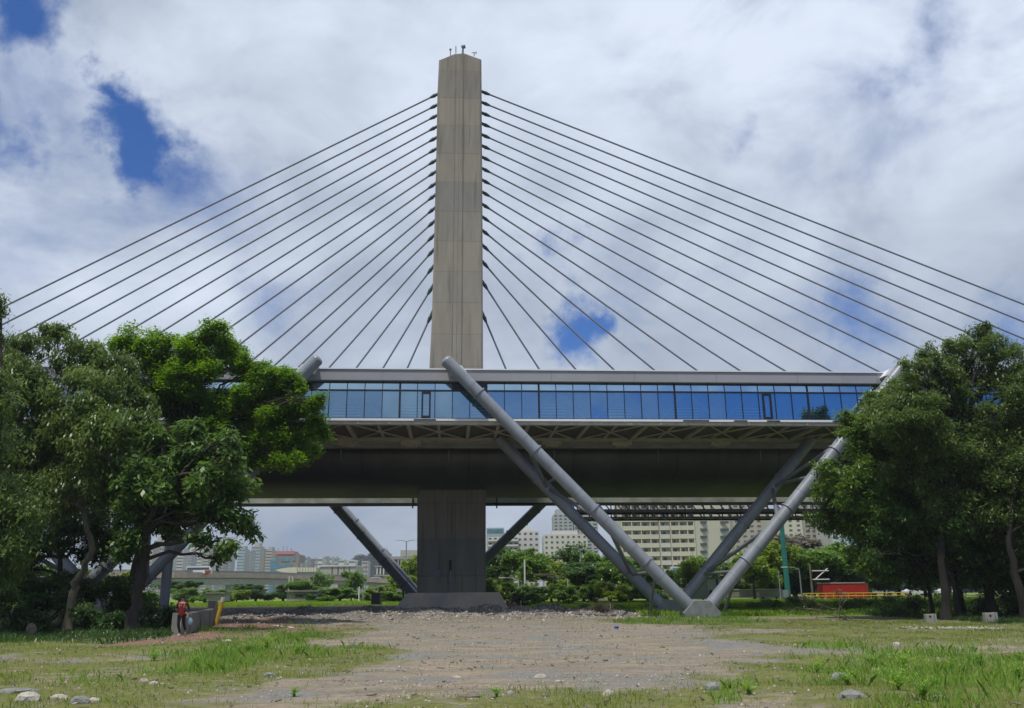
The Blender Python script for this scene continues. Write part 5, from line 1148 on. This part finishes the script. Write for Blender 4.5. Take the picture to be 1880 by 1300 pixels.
def cream_block():
    Y0 = 205; th = thing('apartment_block', (W(1230, 1050, Y0).x, Y0, 1), 'huge cream apartment block with rows of balconies seen through the strut', 'building', GB)
    zt2 = W(1200, 880, Y0).z; gz = 1
    xa, xb, xc, xd = W(1144, 1000, Y0).x, W(1212, 1000, Y0).x, W(1232, 1000, Y0).x, W(1278, 1000, Y0).x
    xe = W(1352, 1000, Y0).x
    MB().box(xa, xd, Y0 + .75, Y0 + 16, gz, zt2).build('wall', M['cream'], th)
    o = MB().hexa([(xd + .01, Y0 + .6, gz), (xe, Y0 + 5, gz), (xe, Y0 + 18, gz), (xd + .01, Y0 + 16, gz), (xd + .01, Y0 + .6, zt2), (xe, Y0 + 5, zt2), (xe, Y0 + 18, zt2), (xd + .01, Y0 + 16, zt2)]).build('gable_wall', M['cream2'], th)
    fh = 15.2 * Y0 / F                     # storey height from the picture spacing
    zz = W(1200, 1052, Y0).z; r_ = 0; n = 0
    cols = [xa + .2 + (xb - xa) * t for t in (0, .25, .5, .75)] + [xb + .3] + [xc + .3 + (xd - xc) * t for t in (0, .34, .67)]
    wds = [(xb - xa) * .22] * 4 + [(xc - xb) * .72] + [(xd - xc) * .28] * 3
    while zz < zt2 - 1 and r_ < 12:
        for (s0, s1, m_) in ((xa, xb - .15, 'cream'), (xb + .1, xc - .1, 'offwhite'), (xc + .1, xd - .1, 'cream')):
            MB().box(s0, s1, Y0 - .1, Y0 + .7, zz - .18, zz + .02).build('balcony_slab', M['cream2'], th)
            MB().box(s0, s1, Y0 - .1, Y0 + .02, zz + .022, zz + fh * .42).build('balcony_front', M[m_], th)
        for x, wd in zip(cols, wds):
            if n < 98: MB().box(x + wd * .3, x + wd * (.55 if n % 3 else .68), Y0 + .66, Y0 + .79, zz + .1, zz + fh * .74).build('window', M['win'], th); n += 1
        zz += fh; r_ += 1
    for x in cols[1:] + [xd - .1, xa]:
        MB().box(x - .25, x - .05, Y0 - .05, Y0 + .72, gz, zt2 - .05).build('party_wall', M['cream2'], th)
    for i in range(9):
        y = 959 + i * 13.5
        for xx in (1290, 1330):
            t_ = (W(xx, y, Y0).x - xd) / (xe - xd); Yw = Y0 + .6 + 4.4 * t_; p = W(xx, y, Yw)
            if y > 1020 and xx == 1330: continue
            MB().box(p.x - 1.0, p.x + 1.0, Yw - .14, Yw + .35, p.z - .3, p.z + .3).build('strip_window', M['win'], th)
    # plinth with framed window box
    wb(1232, 1262, 1040, 1060, Y0 - 1.2, 1.0, M['offwhite'], 'porch_wall', th); wb(1236, 1249, 1043, 1058, Y0 - 1.35, .1, M['winblue'], 'porch_window', th); wb(1252, 1261, 1043, 1053, Y0 - 1.35, .1, M['winblue'], 'porch_window', th)
cream_block()
building('apartment_block', 'beige apartment block behind the right leg of the strut', 1343, 1410, 925, 300, M['tanb'], M['win'], 18, 5, 16, group=GB, ww=.5, wh=.35)
building('apartment_block', 'beige tower right of the teal pole with paired windows', 1412, 1470, 935, 290, M['cream'], M['win'], 18, 4, 16, group=GB, ww=.4, wh=.4)
building('apartment_block', 'pale tower with stacked balconies above the red container, left one', 1472, 1520, 925, 320, M['tanb'], M['win'], 18, 4, 16, group=GB, ww=.6, wh=.5)
building('apartment_block', 'white balcony tower above the red container, right one', 1522, 1562, 930, 300, M['offwhite'], M['winblue'], 18, 3, 16, group=GB, ww=.7, wh=.5)
building('apartment_block', 'pale block glimpsed through the leaves right of the container', 1600, 1680, 925, 340, M['offwhite'], M['win'], 16, 5, 16, group=GB, band=True)
building('apartment_block', 'beige block glimpsed through the right trees', 1720, 1840, 930, 330, M['tanb'], M['win'], 14, 6, 16, group=GB, band=True)

# ---------------------------------------------------------------- viaduct on the left
def viaduct():
    th = thing('elevated_road', (W(470, 1060, 380).x, 380, 1), 'concrete viaduct with brownish parapet crossing the left background', 'viaduct')
    pts = [(60, 1048, 300, 1060, 1072), (200, 1049, 315, 1061, 1073), (320, 1050, 330, 1061, 1074), (450, 1052, 370, 1061, 1074), (540, 1055, 400, 1063, 1072), (640, 1059, 430, 1067, 1073), (700, 1064, 440, 1070, 1076), (790, 1069, 450, 1075, 1082)]
    A_ = [(W(x, y, Y), W(x, y2, Y), W(x, y3, Y)) for x, y, Y, y2, y3 in pts]
    for i in range(len(A_) - 1):
        (a, b, c), (d, e_, f_) = A_[i], A_[i + 1]; off = Vector((0, .4, 0)); o2 = Vector((0, 11, 0))
        MB().hexa([b, e_, e_ + off, b + off, a, d, d + off, a + off]).build('parapet', M['rust'], th)
        MB().hexa([b + Vector((0, .41, -.15)), e_ + Vector((0, .41, -.15)), e_ + o2 + Vector((0, 0, -.15)), b + o2 + Vector((0, 0, -.15)), b + Vector((0, .41, .25)), e_ + Vector((0, .41, .25)), e_ + o2 + Vector((0, 0, .25)), b + o2 + Vector((0, 0, .25))]).build('road_deck', M['road'], th)
        q = Vector((0, 1.5, 0)); q2 = Vector((0, 9, 0)); dz = Vector((0, 0, .16))
        MB().hexa([c + q, f_ + q, f_ + q2, c + q2, b + q - dz, e_ + q - dz, e_ + q2 - dz, b + q2 - dz]).build('girder', M['conc'], th)
        MB().hexa([a + o2, d + o2, d + o2 + off, a + o2 + off, a + o2 + Vector((0, 0, .9)), d + o2 + Vector((0, 0, .9)), d + o2 + off + Vector((0, 0, .9)), a + o2 + off + Vector((0, 0, .9))]).build('rear_rail', M['conc'], th)
    for x, Y, yt in ((417, 360, 1074), (330, 333, 1074), (520, 392, 1072), (625, 425, 1072), (240, 320, 1073)):
        p = W(x, yt, Y); w_ = 1.7
        MB().box(p.x - w_, p.x + w_, Y + 3, Y + 6, .5, p.z - .05).build('pier', M['conc'], th)
viaduct()
# vehicles
def car(name, label, x, ybot, Y, length, m_, kind='car', flip=1, zb=None, group='vehicles on the roads'):
    p = W(x, ybot, Y); z0 = p.z if zb is None else zb; Lh = length / 2
    th = thing(name, (p.x, Y, z0), label, kind, group)
    def pr(prof, y0, y1, m2, nm):
        o = MB().prism([(p.x + flip * a, Y + y0, z0 + b) for a, b in prof], (0, y1 - y0, 0)).build(nm, m2, th); fix_normals(o); bevel(o, .04); return o
    if kind == 'car':
        pr([(-Lh, .3), (Lh, .3), (Lh, .72), (Lh * .55, .85), (-Lh * .75, .92), (-Lh, .8)], -.85, .85, m_, 'body')
        pr([(Lh * .5, .86), (Lh * .18, 1.38), (-Lh * .45, 1.42), (-Lh * .78, .93)], -.72, .72, m_, 'cabin')
        pr([(Lh * .42, .9), (Lh * .16, 1.32), (-Lh * .42, 1.34), (-Lh * .68, .96)], -.75, -.735, M['win'], 'side_window')
        wr = .31; wxs = (-.62, .62)
    else:
        hgt = 3.0 if kind == 'bus' else 1.95
        pr([(-Lh, .35), (Lh, .35), (Lh, hgt * .55), (Lh * (.96 if kind == 'bus' else .8), hgt), (-Lh, hgt)], -1.0, 1.0, m_, 'body')
        pr([(-Lh * .94, hgt * .55), (Lh * .9, hgt * .55), (Lh * .84, hgt * .86), (-Lh * .94, hgt * .86)], -1.02, -1.003, M['carblue'], 'side_window')
        if kind == 'bus': pr([(Lh * .55, .4), (Lh * 1.002, .4), (Lh * 1.002, hgt * .5), (Lh * .5, hgt * .5)], -1.03, -1.003, M['red'], 'front_panel')
        wr = .42; wxs = (-.65, .65)
    for a in wxs:
        for yy in (-.86, .66):
            b = MB().tube((p.x + a * Lh, Y + yy, z0 + wr), (p.x + a * Lh, Y + yy + .2, z0 + wr), wr, n=14); b.build('wheel', M['tyre'], th)
    return th
def vz(x, y, Y): return W(x, y, Y).z
car('city_bus', 'white and blue bus with red front end on the viaduct', 366, 1048, 346, 9.6, M['carwhite'], 'bus', zb=vz(366, 1054.5, 346))
car('parked_car', 'dark blue car on the viaduct right of the vaulted hall', 595, 1060, 420, 4.6, M['carblue'], zb=vz(595, 1060.5, 420))
car('van', 'white van on the viaduct left of the far strut', 690, 1067, 441, 4.8, M['carwhite'], 'van', zb=vz(690, 1068, 441))
car('parked_car', 'silver hatchback right of the red container', 1617, 1090, 158, 4.3, M['carsilver'], zb=.58)
car('parked_car', 'white saloon between the container and the dark trunks', 1682, 1090, 162, 4.6, M['carwhite'], zb=.6)
car('parked_car', 'white car partly behind the thick right trunk', 1742, 1090, 165, 4.4, M['carwhite'], zb=.6)
car('parked_car', 'white car left of the teal pole', 1410, 1088, 168, 4.4, M['carwhite'], zb=.58)
car('van', 'white van seen inside the V of the strut', 1352, 1088, 165, 5.2, M['carwhite'], 'van', zb=.6)
car('parked_car', 'white car behind the right trunks near the edge', 1845, 1090, 170, 4.4, M['carwhite'], zb=.6)
rd = MB(); rd.box(10, 140, 154, 176, .48, .56); tag(rd.build('road', M['road']), kind='structure')

# ---------------------------------------------------------------- objects by the far bank
def pole(name, label, x, ytop, ybot, Y, r_, m_, group=None, head=None, cat='pole', name2='shaft'):
    p = W(x, ybot, Y); t_ = W(x, ytop, Y); gz = tz(p.x, Y)
    th = thing(name, (p.x, Y, gz), label, cat, group)
    MB().tube((p.x, Y, gz - .1), (p.x, Y, t_.z), r_, r_ * .8, n=10).build(name2, m_, th)
    MB().tube((p.x, Y, gz), (p.x, Y, gz + .3), r_ * 1.8, n=10).build('base', m_, th)
    if head:
        for s_ in head:
            b = MB(); q = Vector((p.x, Y, t_.z)); e_ = q + Vector((s_ * 1.6, 0, .35)); b.path([q, q + Vector((s_ * .7, 0, .3)), e_], [r_ * .6, r_ * .5, r_ * .4], 6); b.build('arm', m_, th)
            MB().box(min(e_.x, e_.x + s_ * .8), max(e_.x, e_.x + s_ * .8), Y - .15, Y + .15, e_.z - .06, e_.z + .08).build('lamp_head', M['offwhite'], th)
    return th
tp_ = pole('teal_pylon_pole', 'thick teal green pole rising behind the right strut leg', 1447, 955, 1095, 120, .38, M['teal'], cat='pole')
MB().box(W(1437, 1090, 119).x, W(1446, 1090, 119).x, 118.6, 119.2, tz(35, 119), W(1440, 1083, 119).z).build('cabinet', M['steel'], tp_)
pole('street_lamp', 'thin lamp post with bent arm right of the teal pole', 1472, 1046, 1094, 118, .09, M['steel'], 'lamp posts on the far bank', (-1,), 'street lamp')
pole('street_lamp', 'double-armed lamp post among the far trees below the twin towers', 1068, 1010, 1090, 122, .1, M['steel'], 'lamp posts on the far bank', (-1, 1), 'street lamp')
pole('street_lamp', 'short lamp post right of the pylon, nearest to it', 952, 1066, 1094, 108, .07, M['offwhite'], 'lamp posts on the far bank', (-1,), 'street lamp')
pole('street_lamp', 'short lamp post in front of the bushes left of the strut', 1043, 1064, 1094, 108, .08, M['offwhite'], 'lamp posts on the far bank', (-1,), 'street lamp')
pole('street_lamp', 'lamp post with curved arm in the middle of the far bushes', 1026, 1062, 1092, 112, .08, M['steel'], 'lamp posts on the far bank', (-1,), 'street lamp')
pole('concrete_post', 'tall white concrete post in front of the umbrella-shaped tree', 964, 1027, 1094, 115, .13, M['white'], 'concrete posts', None, 'post')
pole('concrete_post', 'pale concrete post inside the V of the strut', 1276, 1012, 1094, 120, .14, M['cream'], 'concrete posts', None, 'post')
pole('street_lamp', 'tall mast with ring top left of the pylon', 744, 995, 1090, 190, .16, M['steel'], 'masts near the viaduct', (-1, 1), 'mast')
pole('street_lamp', 'slim lamp post standing on the viaduct behind the far strut', 671, 1033, 1072, 180, .1, M['steel'], 'masts near the viaduct', (-1,), 'street lamp')
for i, x in enumerate((530, 536, 567)):
    pole('concrete_post', ['leftmost of three pale posts behind the graffiti hut', 'middle of three pale posts behind the graffiti hut', 'rightmost of three pale posts behind the graffiti hut'][i], x, 1058 if i < 2 else 1064, 1085, 150, .16, M['cream'], 'concrete posts', None, 'post')
pole('concrete_post', 'white short post in the verge left of the far strut foot', 659, 1077, 1096, 130, .10, M['white'], 'concrete posts', None, 'post')
pole('concrete_post', 'thin dark post in the verge beside the white short one', 667, 1064, 1096, 132, .06, M['steel_dark'], 'concrete posts', None, 'post')
# utility pole with cross arms right
up_ = pole('utility_pole', 'wooden utility pole with white cross arms right of the teal pole', 1492, 1035, 1094, 128, .17, M['bark_pale'], None, None, 'utility pole')
q = W(1492, 1048, 128)
for dz in (0, 1.2): MB().box(q.x - .2, q.x + 2.2, 127.7, 127.85, q.z - dz - .07, q.z - dz + .07).build('cross_arm', M['white'], up_)
MB().tube((q.x + .2, 127.8, q.z - 1.2), (q.x + 2.1, 127.8, q.z + .3), .07).build('arm_brace', M['white'], up_)
pole('utility_pole', 'wooden utility pole right of the red container', 1625, 1030, 1094, 150, .2, M['bark_pale'], None, None, 'utility pole')
pole('concrete_post', 'thin grey post left of the teal pole', 1433, 1046, 1094, 124, .09, M['steel'], 'concrete posts', None, 'post')
# timber shelter posts
sh_ = thing('pergola', (W(1000, 1090, 111).x, 111, 1), 'open pergola with two pale posts and a thin flat roof in the far bushes', 'pergola')
for x in (984, 1016): wb(x - 1, x + 1, 1057, 1094, 111, .15, M['cream'], 'post', sh_)
wb(980, 1020, 1053, 1056.7, 110.5, 2.5, M['bark_pale'], 'roof', sh_)
# low wall and guard rail beyond the bank at right
wl = thing('boundary_wall', (W(1400, 1090, 126).x, 126, 1), 'low brown wall with pale coping behind the bank right of the strut', 'wall')
a, b_ = W(1160, 1088, 126), W(1436, 1088, 126)
MB().box(a.x, b_.x, 126, 126.3, .8, W(1300, 1084, 126).z).build('wall_body', M['conc_dark'], wl); MB().box(a.x, b_.x, 125.9, 126.4, W(1300, 1084, 126).z + .003, W(1300, 1082, 126).z).build('coping', M['conc'], wl)
fw_ = thing('mesh_fence', (W(1700, 1080, 145).x, 145, 1), 'dark mesh fence behind the red container and parked cars', 'fence')
a, b_ = W(1380, 1070, 178), W(2000, 1070, 178)
MB().box(a.x, b_.x, 178, 178.1, .9, W(1700, 1058, 178).z).build('mesh_panel', M['steel_black'], fw_)
for i in range(24):
    x = a.x + (b_.x - a.x) * i / 23; MB().box(x - .08, x + .08, 177.8, 177.99, .9, W(1700, 1057, 178).z).build('post', M['steel'], fw_)
# white and blue service hut
ht = thing('service_hut', (W(1300, 1090, 112).x, 112, .8), 'white service hut with blue door stripes inside the V of the strut', 'hut')
wb(1270, 1322, 1063, 1100, 112, 4, M['offwhite'], 'wall', ht); wb(1268, 1324, 1060, 1062.8, 111.6, 4.8, M['conc'], 'roof', ht)
wb(1300, 1322, 1064, 1090, 111.85, .1, M['white'], 'front_panel', ht); wb(1315.5, 1319.5, 1063.5, 1078, 111.7, .1, M['blue'], 'door_stripe', ht); wb(1303.5, 1308, 1083.5, 1096, 111.7, .1, M['blue'], 'door_stripe', ht)
ms = thing('gate_frame', (W(1257, 1080, 114).x, 114, .9), 'pale lattice gate frame left of the white service hut', 'gate')
for x in (1252, 1260): wb(x - 1, x + 1, 1062, 1096, 114, .2, M['offwhite'], 'post', ms)
for y in (1062, 1070, 1080): wb(1251, 1261, y, y + 1.5, 114.25, .1, M['offwhite'], 'rail', ms)
# graffiti hut left
gh = thing('graffiti_hut', (W(553, 1098, 138).x, 138, 1.0), 'grey concrete hut with dark scrawls and a blue door below the viaduct', 'hut')
wb(526, 584, 1087, 1103, 138, 4, M['conc'], 'wall', gh); wb(523, 586, 1083.5, 1086.7, 137.6, 4.8, M['conc_dark'], 'roof', gh); wb(571.5, 581, 1089, 1100, 137.85, .1, M['blue'], 'door', gh)
rr = random.Random(9); b = MB()
for i in range(16):
    x = 543 + i * 1.7; y = 1090 + rr.uniform(0, 3); pp = [W(x + rr.uniform(-1, 1), y + j * 1.8, 137.9) for j in range(4)]; b.path(pp, [.05] * 4, 4)
b.build('scrawl', M['steel_black'], gh)
g2_ = thing('graffiti_hut', (W(397, 1098, 140).x, 140, 1.0), 'low grey hut below the viaduct pier', 'hut')
wb(379, 411, 1090, 1104, 140, 3, M['conc'], 'wall', g2_); wb(377, 413, 1087.5, 1089.8, 139.6, 3.8, M['conc_dark'], 'roof', g2_)
bw = thing('concrete_block', (W(690, 1100, 100).x, 100, .5), 'dark weathered concrete cube left of the pylon footing', 'block')
o = wb(681, 697, 1090, 1110, 100, 1.6, M['conc_dark'], 'body', bw); bevel(o, .06); wb(680, 698, 1088, 1089.9, 99.9, 1.8, M['conc_dark'], 'cap', bw)
# red container with yellow rail
rc = thing('shipping_container', (W(1555, 1095, 128).x, 128, .8), 'bright red site container behind the yellow railing', 'container')
gzc = tz(W(1555, 1095, 128).x, 128)
a, b_, c_ = W(1512.5, 1098, 128), W(1590, 1098, 128), W(1603, 1098, 128); zt2 = W(1555, 1071, 128).z
MB().box(a.x, b_.x, 128, 130.4, gzc, zt2).build('body', M['red'], rc)
for i in range(26):
    x = a.x + .12 + (b_.x - a.x - .24) * i / 25; MB().box(x - .06, x + .06, 127.96, 127.999, gzc + .15, zt2 - .12).build('rib', M['red'], rc)
MB().hexa([(b_.x + .004, 128, gzc), (c_.x, 129.2, gzc), (c_.x, 130.2, gzc), (b_.x + .004, 130.2, gzc), (b_.x + .004, 128, zt2), (c_.x, 129.2, zt2), (c_.x, 130.2, zt2), (b_.x + .004, 130.2, zt2)]).build('end_bay', M['red'], rc)
MB().box(a.x - .05, b_.x + .05, 127.9, 130.5, zt2 + .003, zt2 + .12).build('roof', M['tanb'], rc)
yr = thing('yellow_railing', (W(1560, 1095, 124).x, 124, .8), 'low yellow pipe railing in front of the red container', 'railing')
xa_, xb_ = W(1475, 1092, 124).x, W(1668, 1092, 124).x
for yy, nm_ in ((1089, 'rail'), (1094, 'rail')):
    z = W(1560, yy, 124).z; MB().tube((xa_, 124, z), (xb_, 124, z), .05, n=8).build(nm_, M['yellow'], yr)
for i in range(15):
    x = xa_ + (xb_ - xa_) * i / 14; MB().tube((x, 124, gzc - .1), (x, 124, W(1560, 1088.5, 124).z), .05, n=8).build('post', M['yellow'], yr)
bs_ = thing('bus_shelter', (W(1600, 1080, 150).x, 150, 1), 'dark roadside shelter with flat roof behind the red container', 'shelter')
wb(1510, 1600, 1064, 1069, 150, 3, M['steel_black'], 'roof', bs_); wb(1552, 1575, 1062, 1063.8, 150, 3, M['offwhite'], 'roof_sign', bs_); wb(1605, 1635, 1063, 1065.5, 150.2, 3, M['greyb'], 'canopy', bs_)
for x in (1515, 1545, 1600, 1632): wb(x - .7, x + .7, 1069, 1096, 151, .2, M['steel_dark'], 'post', bs_)

# ---------------------------------------------------------------- near left: low wall, yellow post, sign, blocks
lw = thing('low_concrete_wall', Gd(370, 1158), 'short cracked concrete wall curving beside the jogger', 'wall')
pts = [(322, 1166), (340, 1163), (360, 1158), (378, 1151), (388, 1146)]
gp = [Gd(x, y) for x, y in pts]; Yw0 = gp[0].y
hw = .95
for i in range(4):
    a, b_ = gp[i], gp[i + 1]; d = (b_ - a).normalized(); n_v = Vector((-d.y, d.x, 0)) * .18; g_ = d * .04
    o = MB().hexa([a + n_v + g_, a - n_v + g_, b_ - n_v, b_ + n_v, a + n_v + g_ + Vector((0, 0, hw)), a - n_v + g_ + Vector((0, 0, hw)), b_ - n_v + Vector((0, 0, hw)), b_ + n_v + Vector((0, 0, hw))]).build('wall_panel', M['conc_dark'], lw); fix_normals(o); bevel(o, .03)
    MB().hexa([a + n_v * 1.2, a - n_v * 1.2, a - n_v * 1.2 + d * .15, a + n_v * 1.2 + d * .15] + [q + Vector((0, 0, hw + .02)) for q in (a + n_v * 1.2, a - n_v * 1.2, a - n_v * 1.2 + d * .15, a + n_v * 1.2 + d * .15)]).build('pilaster', M['conc_dark'], lw)
e_ = gp[4]; o = MB().box(e_.x - .25, e_.x + .25, e_.y - .2, e_.y + .2, 0, 1.42).build('end_pier', M['rust'], lw); bevel(o, .03)
p = Gd(396, 1148); yp = thing('yellow_bollard', p, 'leaning yellow post with white top at the end of the low wall', 'bollard')
MB().tube(p, p + Vector((.28, 0, 1.35)), .12, n=16).build('post', M['yellow'], yp); MB().tube(p + Vector((.281, 0, 1.355)), p + Vector((.33, 0, 1.6)), .125, n=16).build('cap', M['offwhite'], yp)
# white mark on the path
a = Gd(500, 1150); q = MB(); q.add([Gd(497, 1147.5, .03), Gd(503, 1147, .03), Gd(546, 1153, .03), Gd(538, 1154, .03)], [(3, 2, 1, 0)]); 
o = MB().prism([Gd(500, 1148.2, .02), Gd(506, 1147.8, .02), Gd(543, 1151.6, .02), Gd(536, 1152.3, .02)], (0, 0, -.02)).build('path_marking', M['white']); fix_normals(o); tag(o, kind='structure')
# two concrete blocks right
for x, lab in ((1711, 'square concrete block with a hole, left one before the dark trunks'), (1822, 'square concrete block with a hole, right one before the dark trunks')):
    c = Gd(x, 1143 if x < 1800 else 1144); th = thing('concrete_block', c, lab, 'block', 'pair of concrete blocks'); w_ = .26 if x < 1800 else .30; h = .42 if x < 1800 else .5
    o = MB().box(c.x - w_, c.x + w_ - .1, c.y, c.y + .3, -.02, h).build('body', M['conc'], th); bevel(o, .02)
    MB().tube((c.x - .05, c.y - .012, h * .72), (c.x - .05, c.y + .0, h * .72), .06, n=12).build('hole', M['steel_black'], th)
    MB().box(c.x + w_ - .095, c.x + w_, c.y - .05, c.y + .35, -.02, h + .02).build('side_plate', M['conc'], th)
c = Gd(56, 1168); o = MB().blob(c + Vector((0, 0, .25)), .3, 2, .15, (.8, .6, 1.1), 55).build('sandstone_block', M['rock2']); tag(o, 'reddish upright stone in the undergrowth at the left edge', 'rock')

# ---------------------------------------------------------------- the jogger
def person():
    p = Gd(330, 1168); th = thing('person', p, 'jogger in a red shirt, black leggings and dark cap running beside the low wall', 'person')
    h = 1.72
    def skin(name, verts, edges, m_, root=0, sub=2):
        me = bpy.data.meshes.new(name); me.from_pydata([v[:3] for v in verts], edges, []); o = bpy.data.objects.new(name, me); S.collection.objects.link(o)
        o.parent = th; me.materials.append(m_)
        md = o.modifiers.new('skin', 'SKIN'); md.use_smooth_shade = True
        for i, v in enumerate(verts):
            r_ = v[3] if isinstance(v[3], tuple) else (v[3], v[3]); me.skin_vertices[0].data[i].radius = r_; me.skin_vertices[0].data[i].use_root = (i == root)
        sb = o.modifiers.new('sub', 'SUBSURF'); sb.levels = sub; sb.render_levels = sub; return o
    # facing the camera (towards -y), legs mid-stride, left leg forward
    V_ = [(0, 0, .96, (.15, .10)), (0, -.01, 1.15, (.13, .09)), (0, -.02, 1.34, (.155, .10)), (0, 0, 1.47, .06), (0, -.01, 1.53, .052), (0, -.02, 1.60, (.075, .09)), (0, -.02, 1.68, (.07, .088)),
          (-.2, 0, 1.41, .055), (-.27, .03, 1.16, .043), (-.17, -.18, 1.08, .034), (-.14, -.23, 1.09, .03),
          (.2, 0, 1.41, .055), (.27, .08, 1.17, .043), (.27, .02, .94, .034), (.27, 0, .88, .03),
          (-.09, 0, .88, .09), (-.08, -.10, .52, .06), (-.03, .06, .12, .04), (-.03, -.03, .05, .035), (-.03, -.15, .03, .03),
          (.09, 0, .88, .09), (.12, .05, .50, .06), (.10, .34, .24, .04), (.10, .38, .14, .035), (.10, .33, .05, .03)]
    E_ = [(0, 1), (1, 2), (2, 3), (3, 4), (4, 5), (5, 6), (2, 7), (7, 8), (8, 9), (9, 10), (2, 11), (11, 12), (12, 13), (13, 14), (0, 15), (15, 16), (16, 17), (17, 18), (18, 19), (0, 20), (20, 21), (21, 22), (22, 23), (23, 24)]
    # fingers
    for base, dirv in ((10, (-.2, -.7, .5)), (14, (.05, -.3, -.9))):
        d = Vector(dirv).normalized(); s_ = d.cross(Vector((0, 0, 1))).normalized(); bv = Vector(V_[base][:3])
        for k in range(5):
            st = bv + s_ * (k - 2) * .017; ln = (.06, .075, .08, .075, .055)[k]
            i0 = len(V_); V_.append((*(st + d * .05), .009)); V_.append((*(st + d * (.05 + ln)), .007)); E_ += [(base, i0), (i0, i0 + 1)]
    skin('body', V_, E_, M['skin'])
    skin('shirt', [(0, 0, .82, (.17, .13)), (0, 0, .93, (.175, .13)), (0, -.01, 1.12, (.165, .12)), (0, -.02, 1.33, (.17, .115)), (0, 0, 1.44, (.085, .075)), (-.2, 0, 1.41, .07), (-.25, .02, 1.26, .062), (.2, 0, 1.41, .07), (.25, .05, 1.27, .062)],
         [(0, 1), (1, 2), (2, 3), (3, 4), (3, 5), (5, 6), (3, 7), (7, 8)], M['shirt'])
    skin('sleeve', [(-.235, .015, 1.30, .06), (-.27, .03, 1.16, .055), (-.19, -.15, 1.09, .043)], [(0, 1), (1, 2)], M['black_cloth'], 0)
    skin('sleeve', [(.235, .03, 1.30, .06), (.27, .08, 1.17, .055), (.27, .03, .97, .043)], [(0, 1), (1, 2)], M['black_cloth'], 0)
    skin('leggings', [(0, 0, .96, (.16, .112)), (-.09, 0, .86, .098), (-.08, -.10, .52, .068), (-.03, .06, .12, .048), (.09, 0, .86, .098), (.12, .05, .50, .068), (.10, .34, .24, .048)],
         [(0, 1), (1, 2), (2, 3), (0, 4), (4, 5), (5, 6)], M['black_cloth'])
    skin('shoe', [(-.03, .03, .05, .048), (-.03, -.16, .035, .038)], [(0, 1)], M['offwhite'], 0)
    skin('shoe', [(.10, .37, .17, .048), (.10, .35, .03, .038)], [(0, 1)], M['carsilver'], 0)
    skin('cap', [(0, 0, 1.70, (.088, .10)), (0, 0, 1.745, (.07, .08)), (0, -.14, 1.69, (.07, .02))], [(0, 1), (0, 2)], M['black_cloth'])
    skin('hair', [(0, .05, 1.63, (.075, .05)), (0, .07, 1.56, (.05, .03))], [(0, 1)], M['black_cloth'], 0)
    for sx in (-.028, .028):
        b = MB().blob((p.x + sx, p.y - .108, 1.635), .011, 1, 0, (1, 1, 1)); b.build('eye', M['black_cloth'], th)
    MB().blob((p.x, p.y - .115, 1.605), .016, 1, 0, (.8, 1, 1.3)).build('nose', M['skin'], th)
    MB().box(p.x - .025, p.x + .025, p.y - .113, p.y - .103, 1.568, 1.576).build('mouth', M['roofred'], th)
    MB().box(p.x - .03, p.x + .02, p.y - .142, p.y - .128, 1.305, 1.32).build('shirt_print', M['white'], th)
    return p
pp = person()
o = MB().blob((pp.x + .42, pp.y - .02, .62), .13, 2, .2, (.75, .3, 1.3), 12).build('plastic_bag', M['bluebag'])
tag(o, 'pale blue bag hanging against the low wall beside the jogger', 'bag')

# ---------------------------------------------------------------- air
hb = MB().box(-1400, 1400, -60, 2300, -3, 130).build('haze', bpy.data.materials.new('haze_air')); tag(hb, kind='stuff')
hm = hb.data.materials[0]; hm.use_nodes = True; hn = hm.node_tree.nodes; hn.remove(hn['Principled BSDF'])
pv = hn.new('ShaderNodeVolumePrincipled'); pv.inputs['Color'].default_value = (.78, .85, .95, 1); pv.inputs['Density'].default_value = .0002
hm.node_tree.links.new(pv.outputs[0], hn['Material Output'].inputs['Volume'])
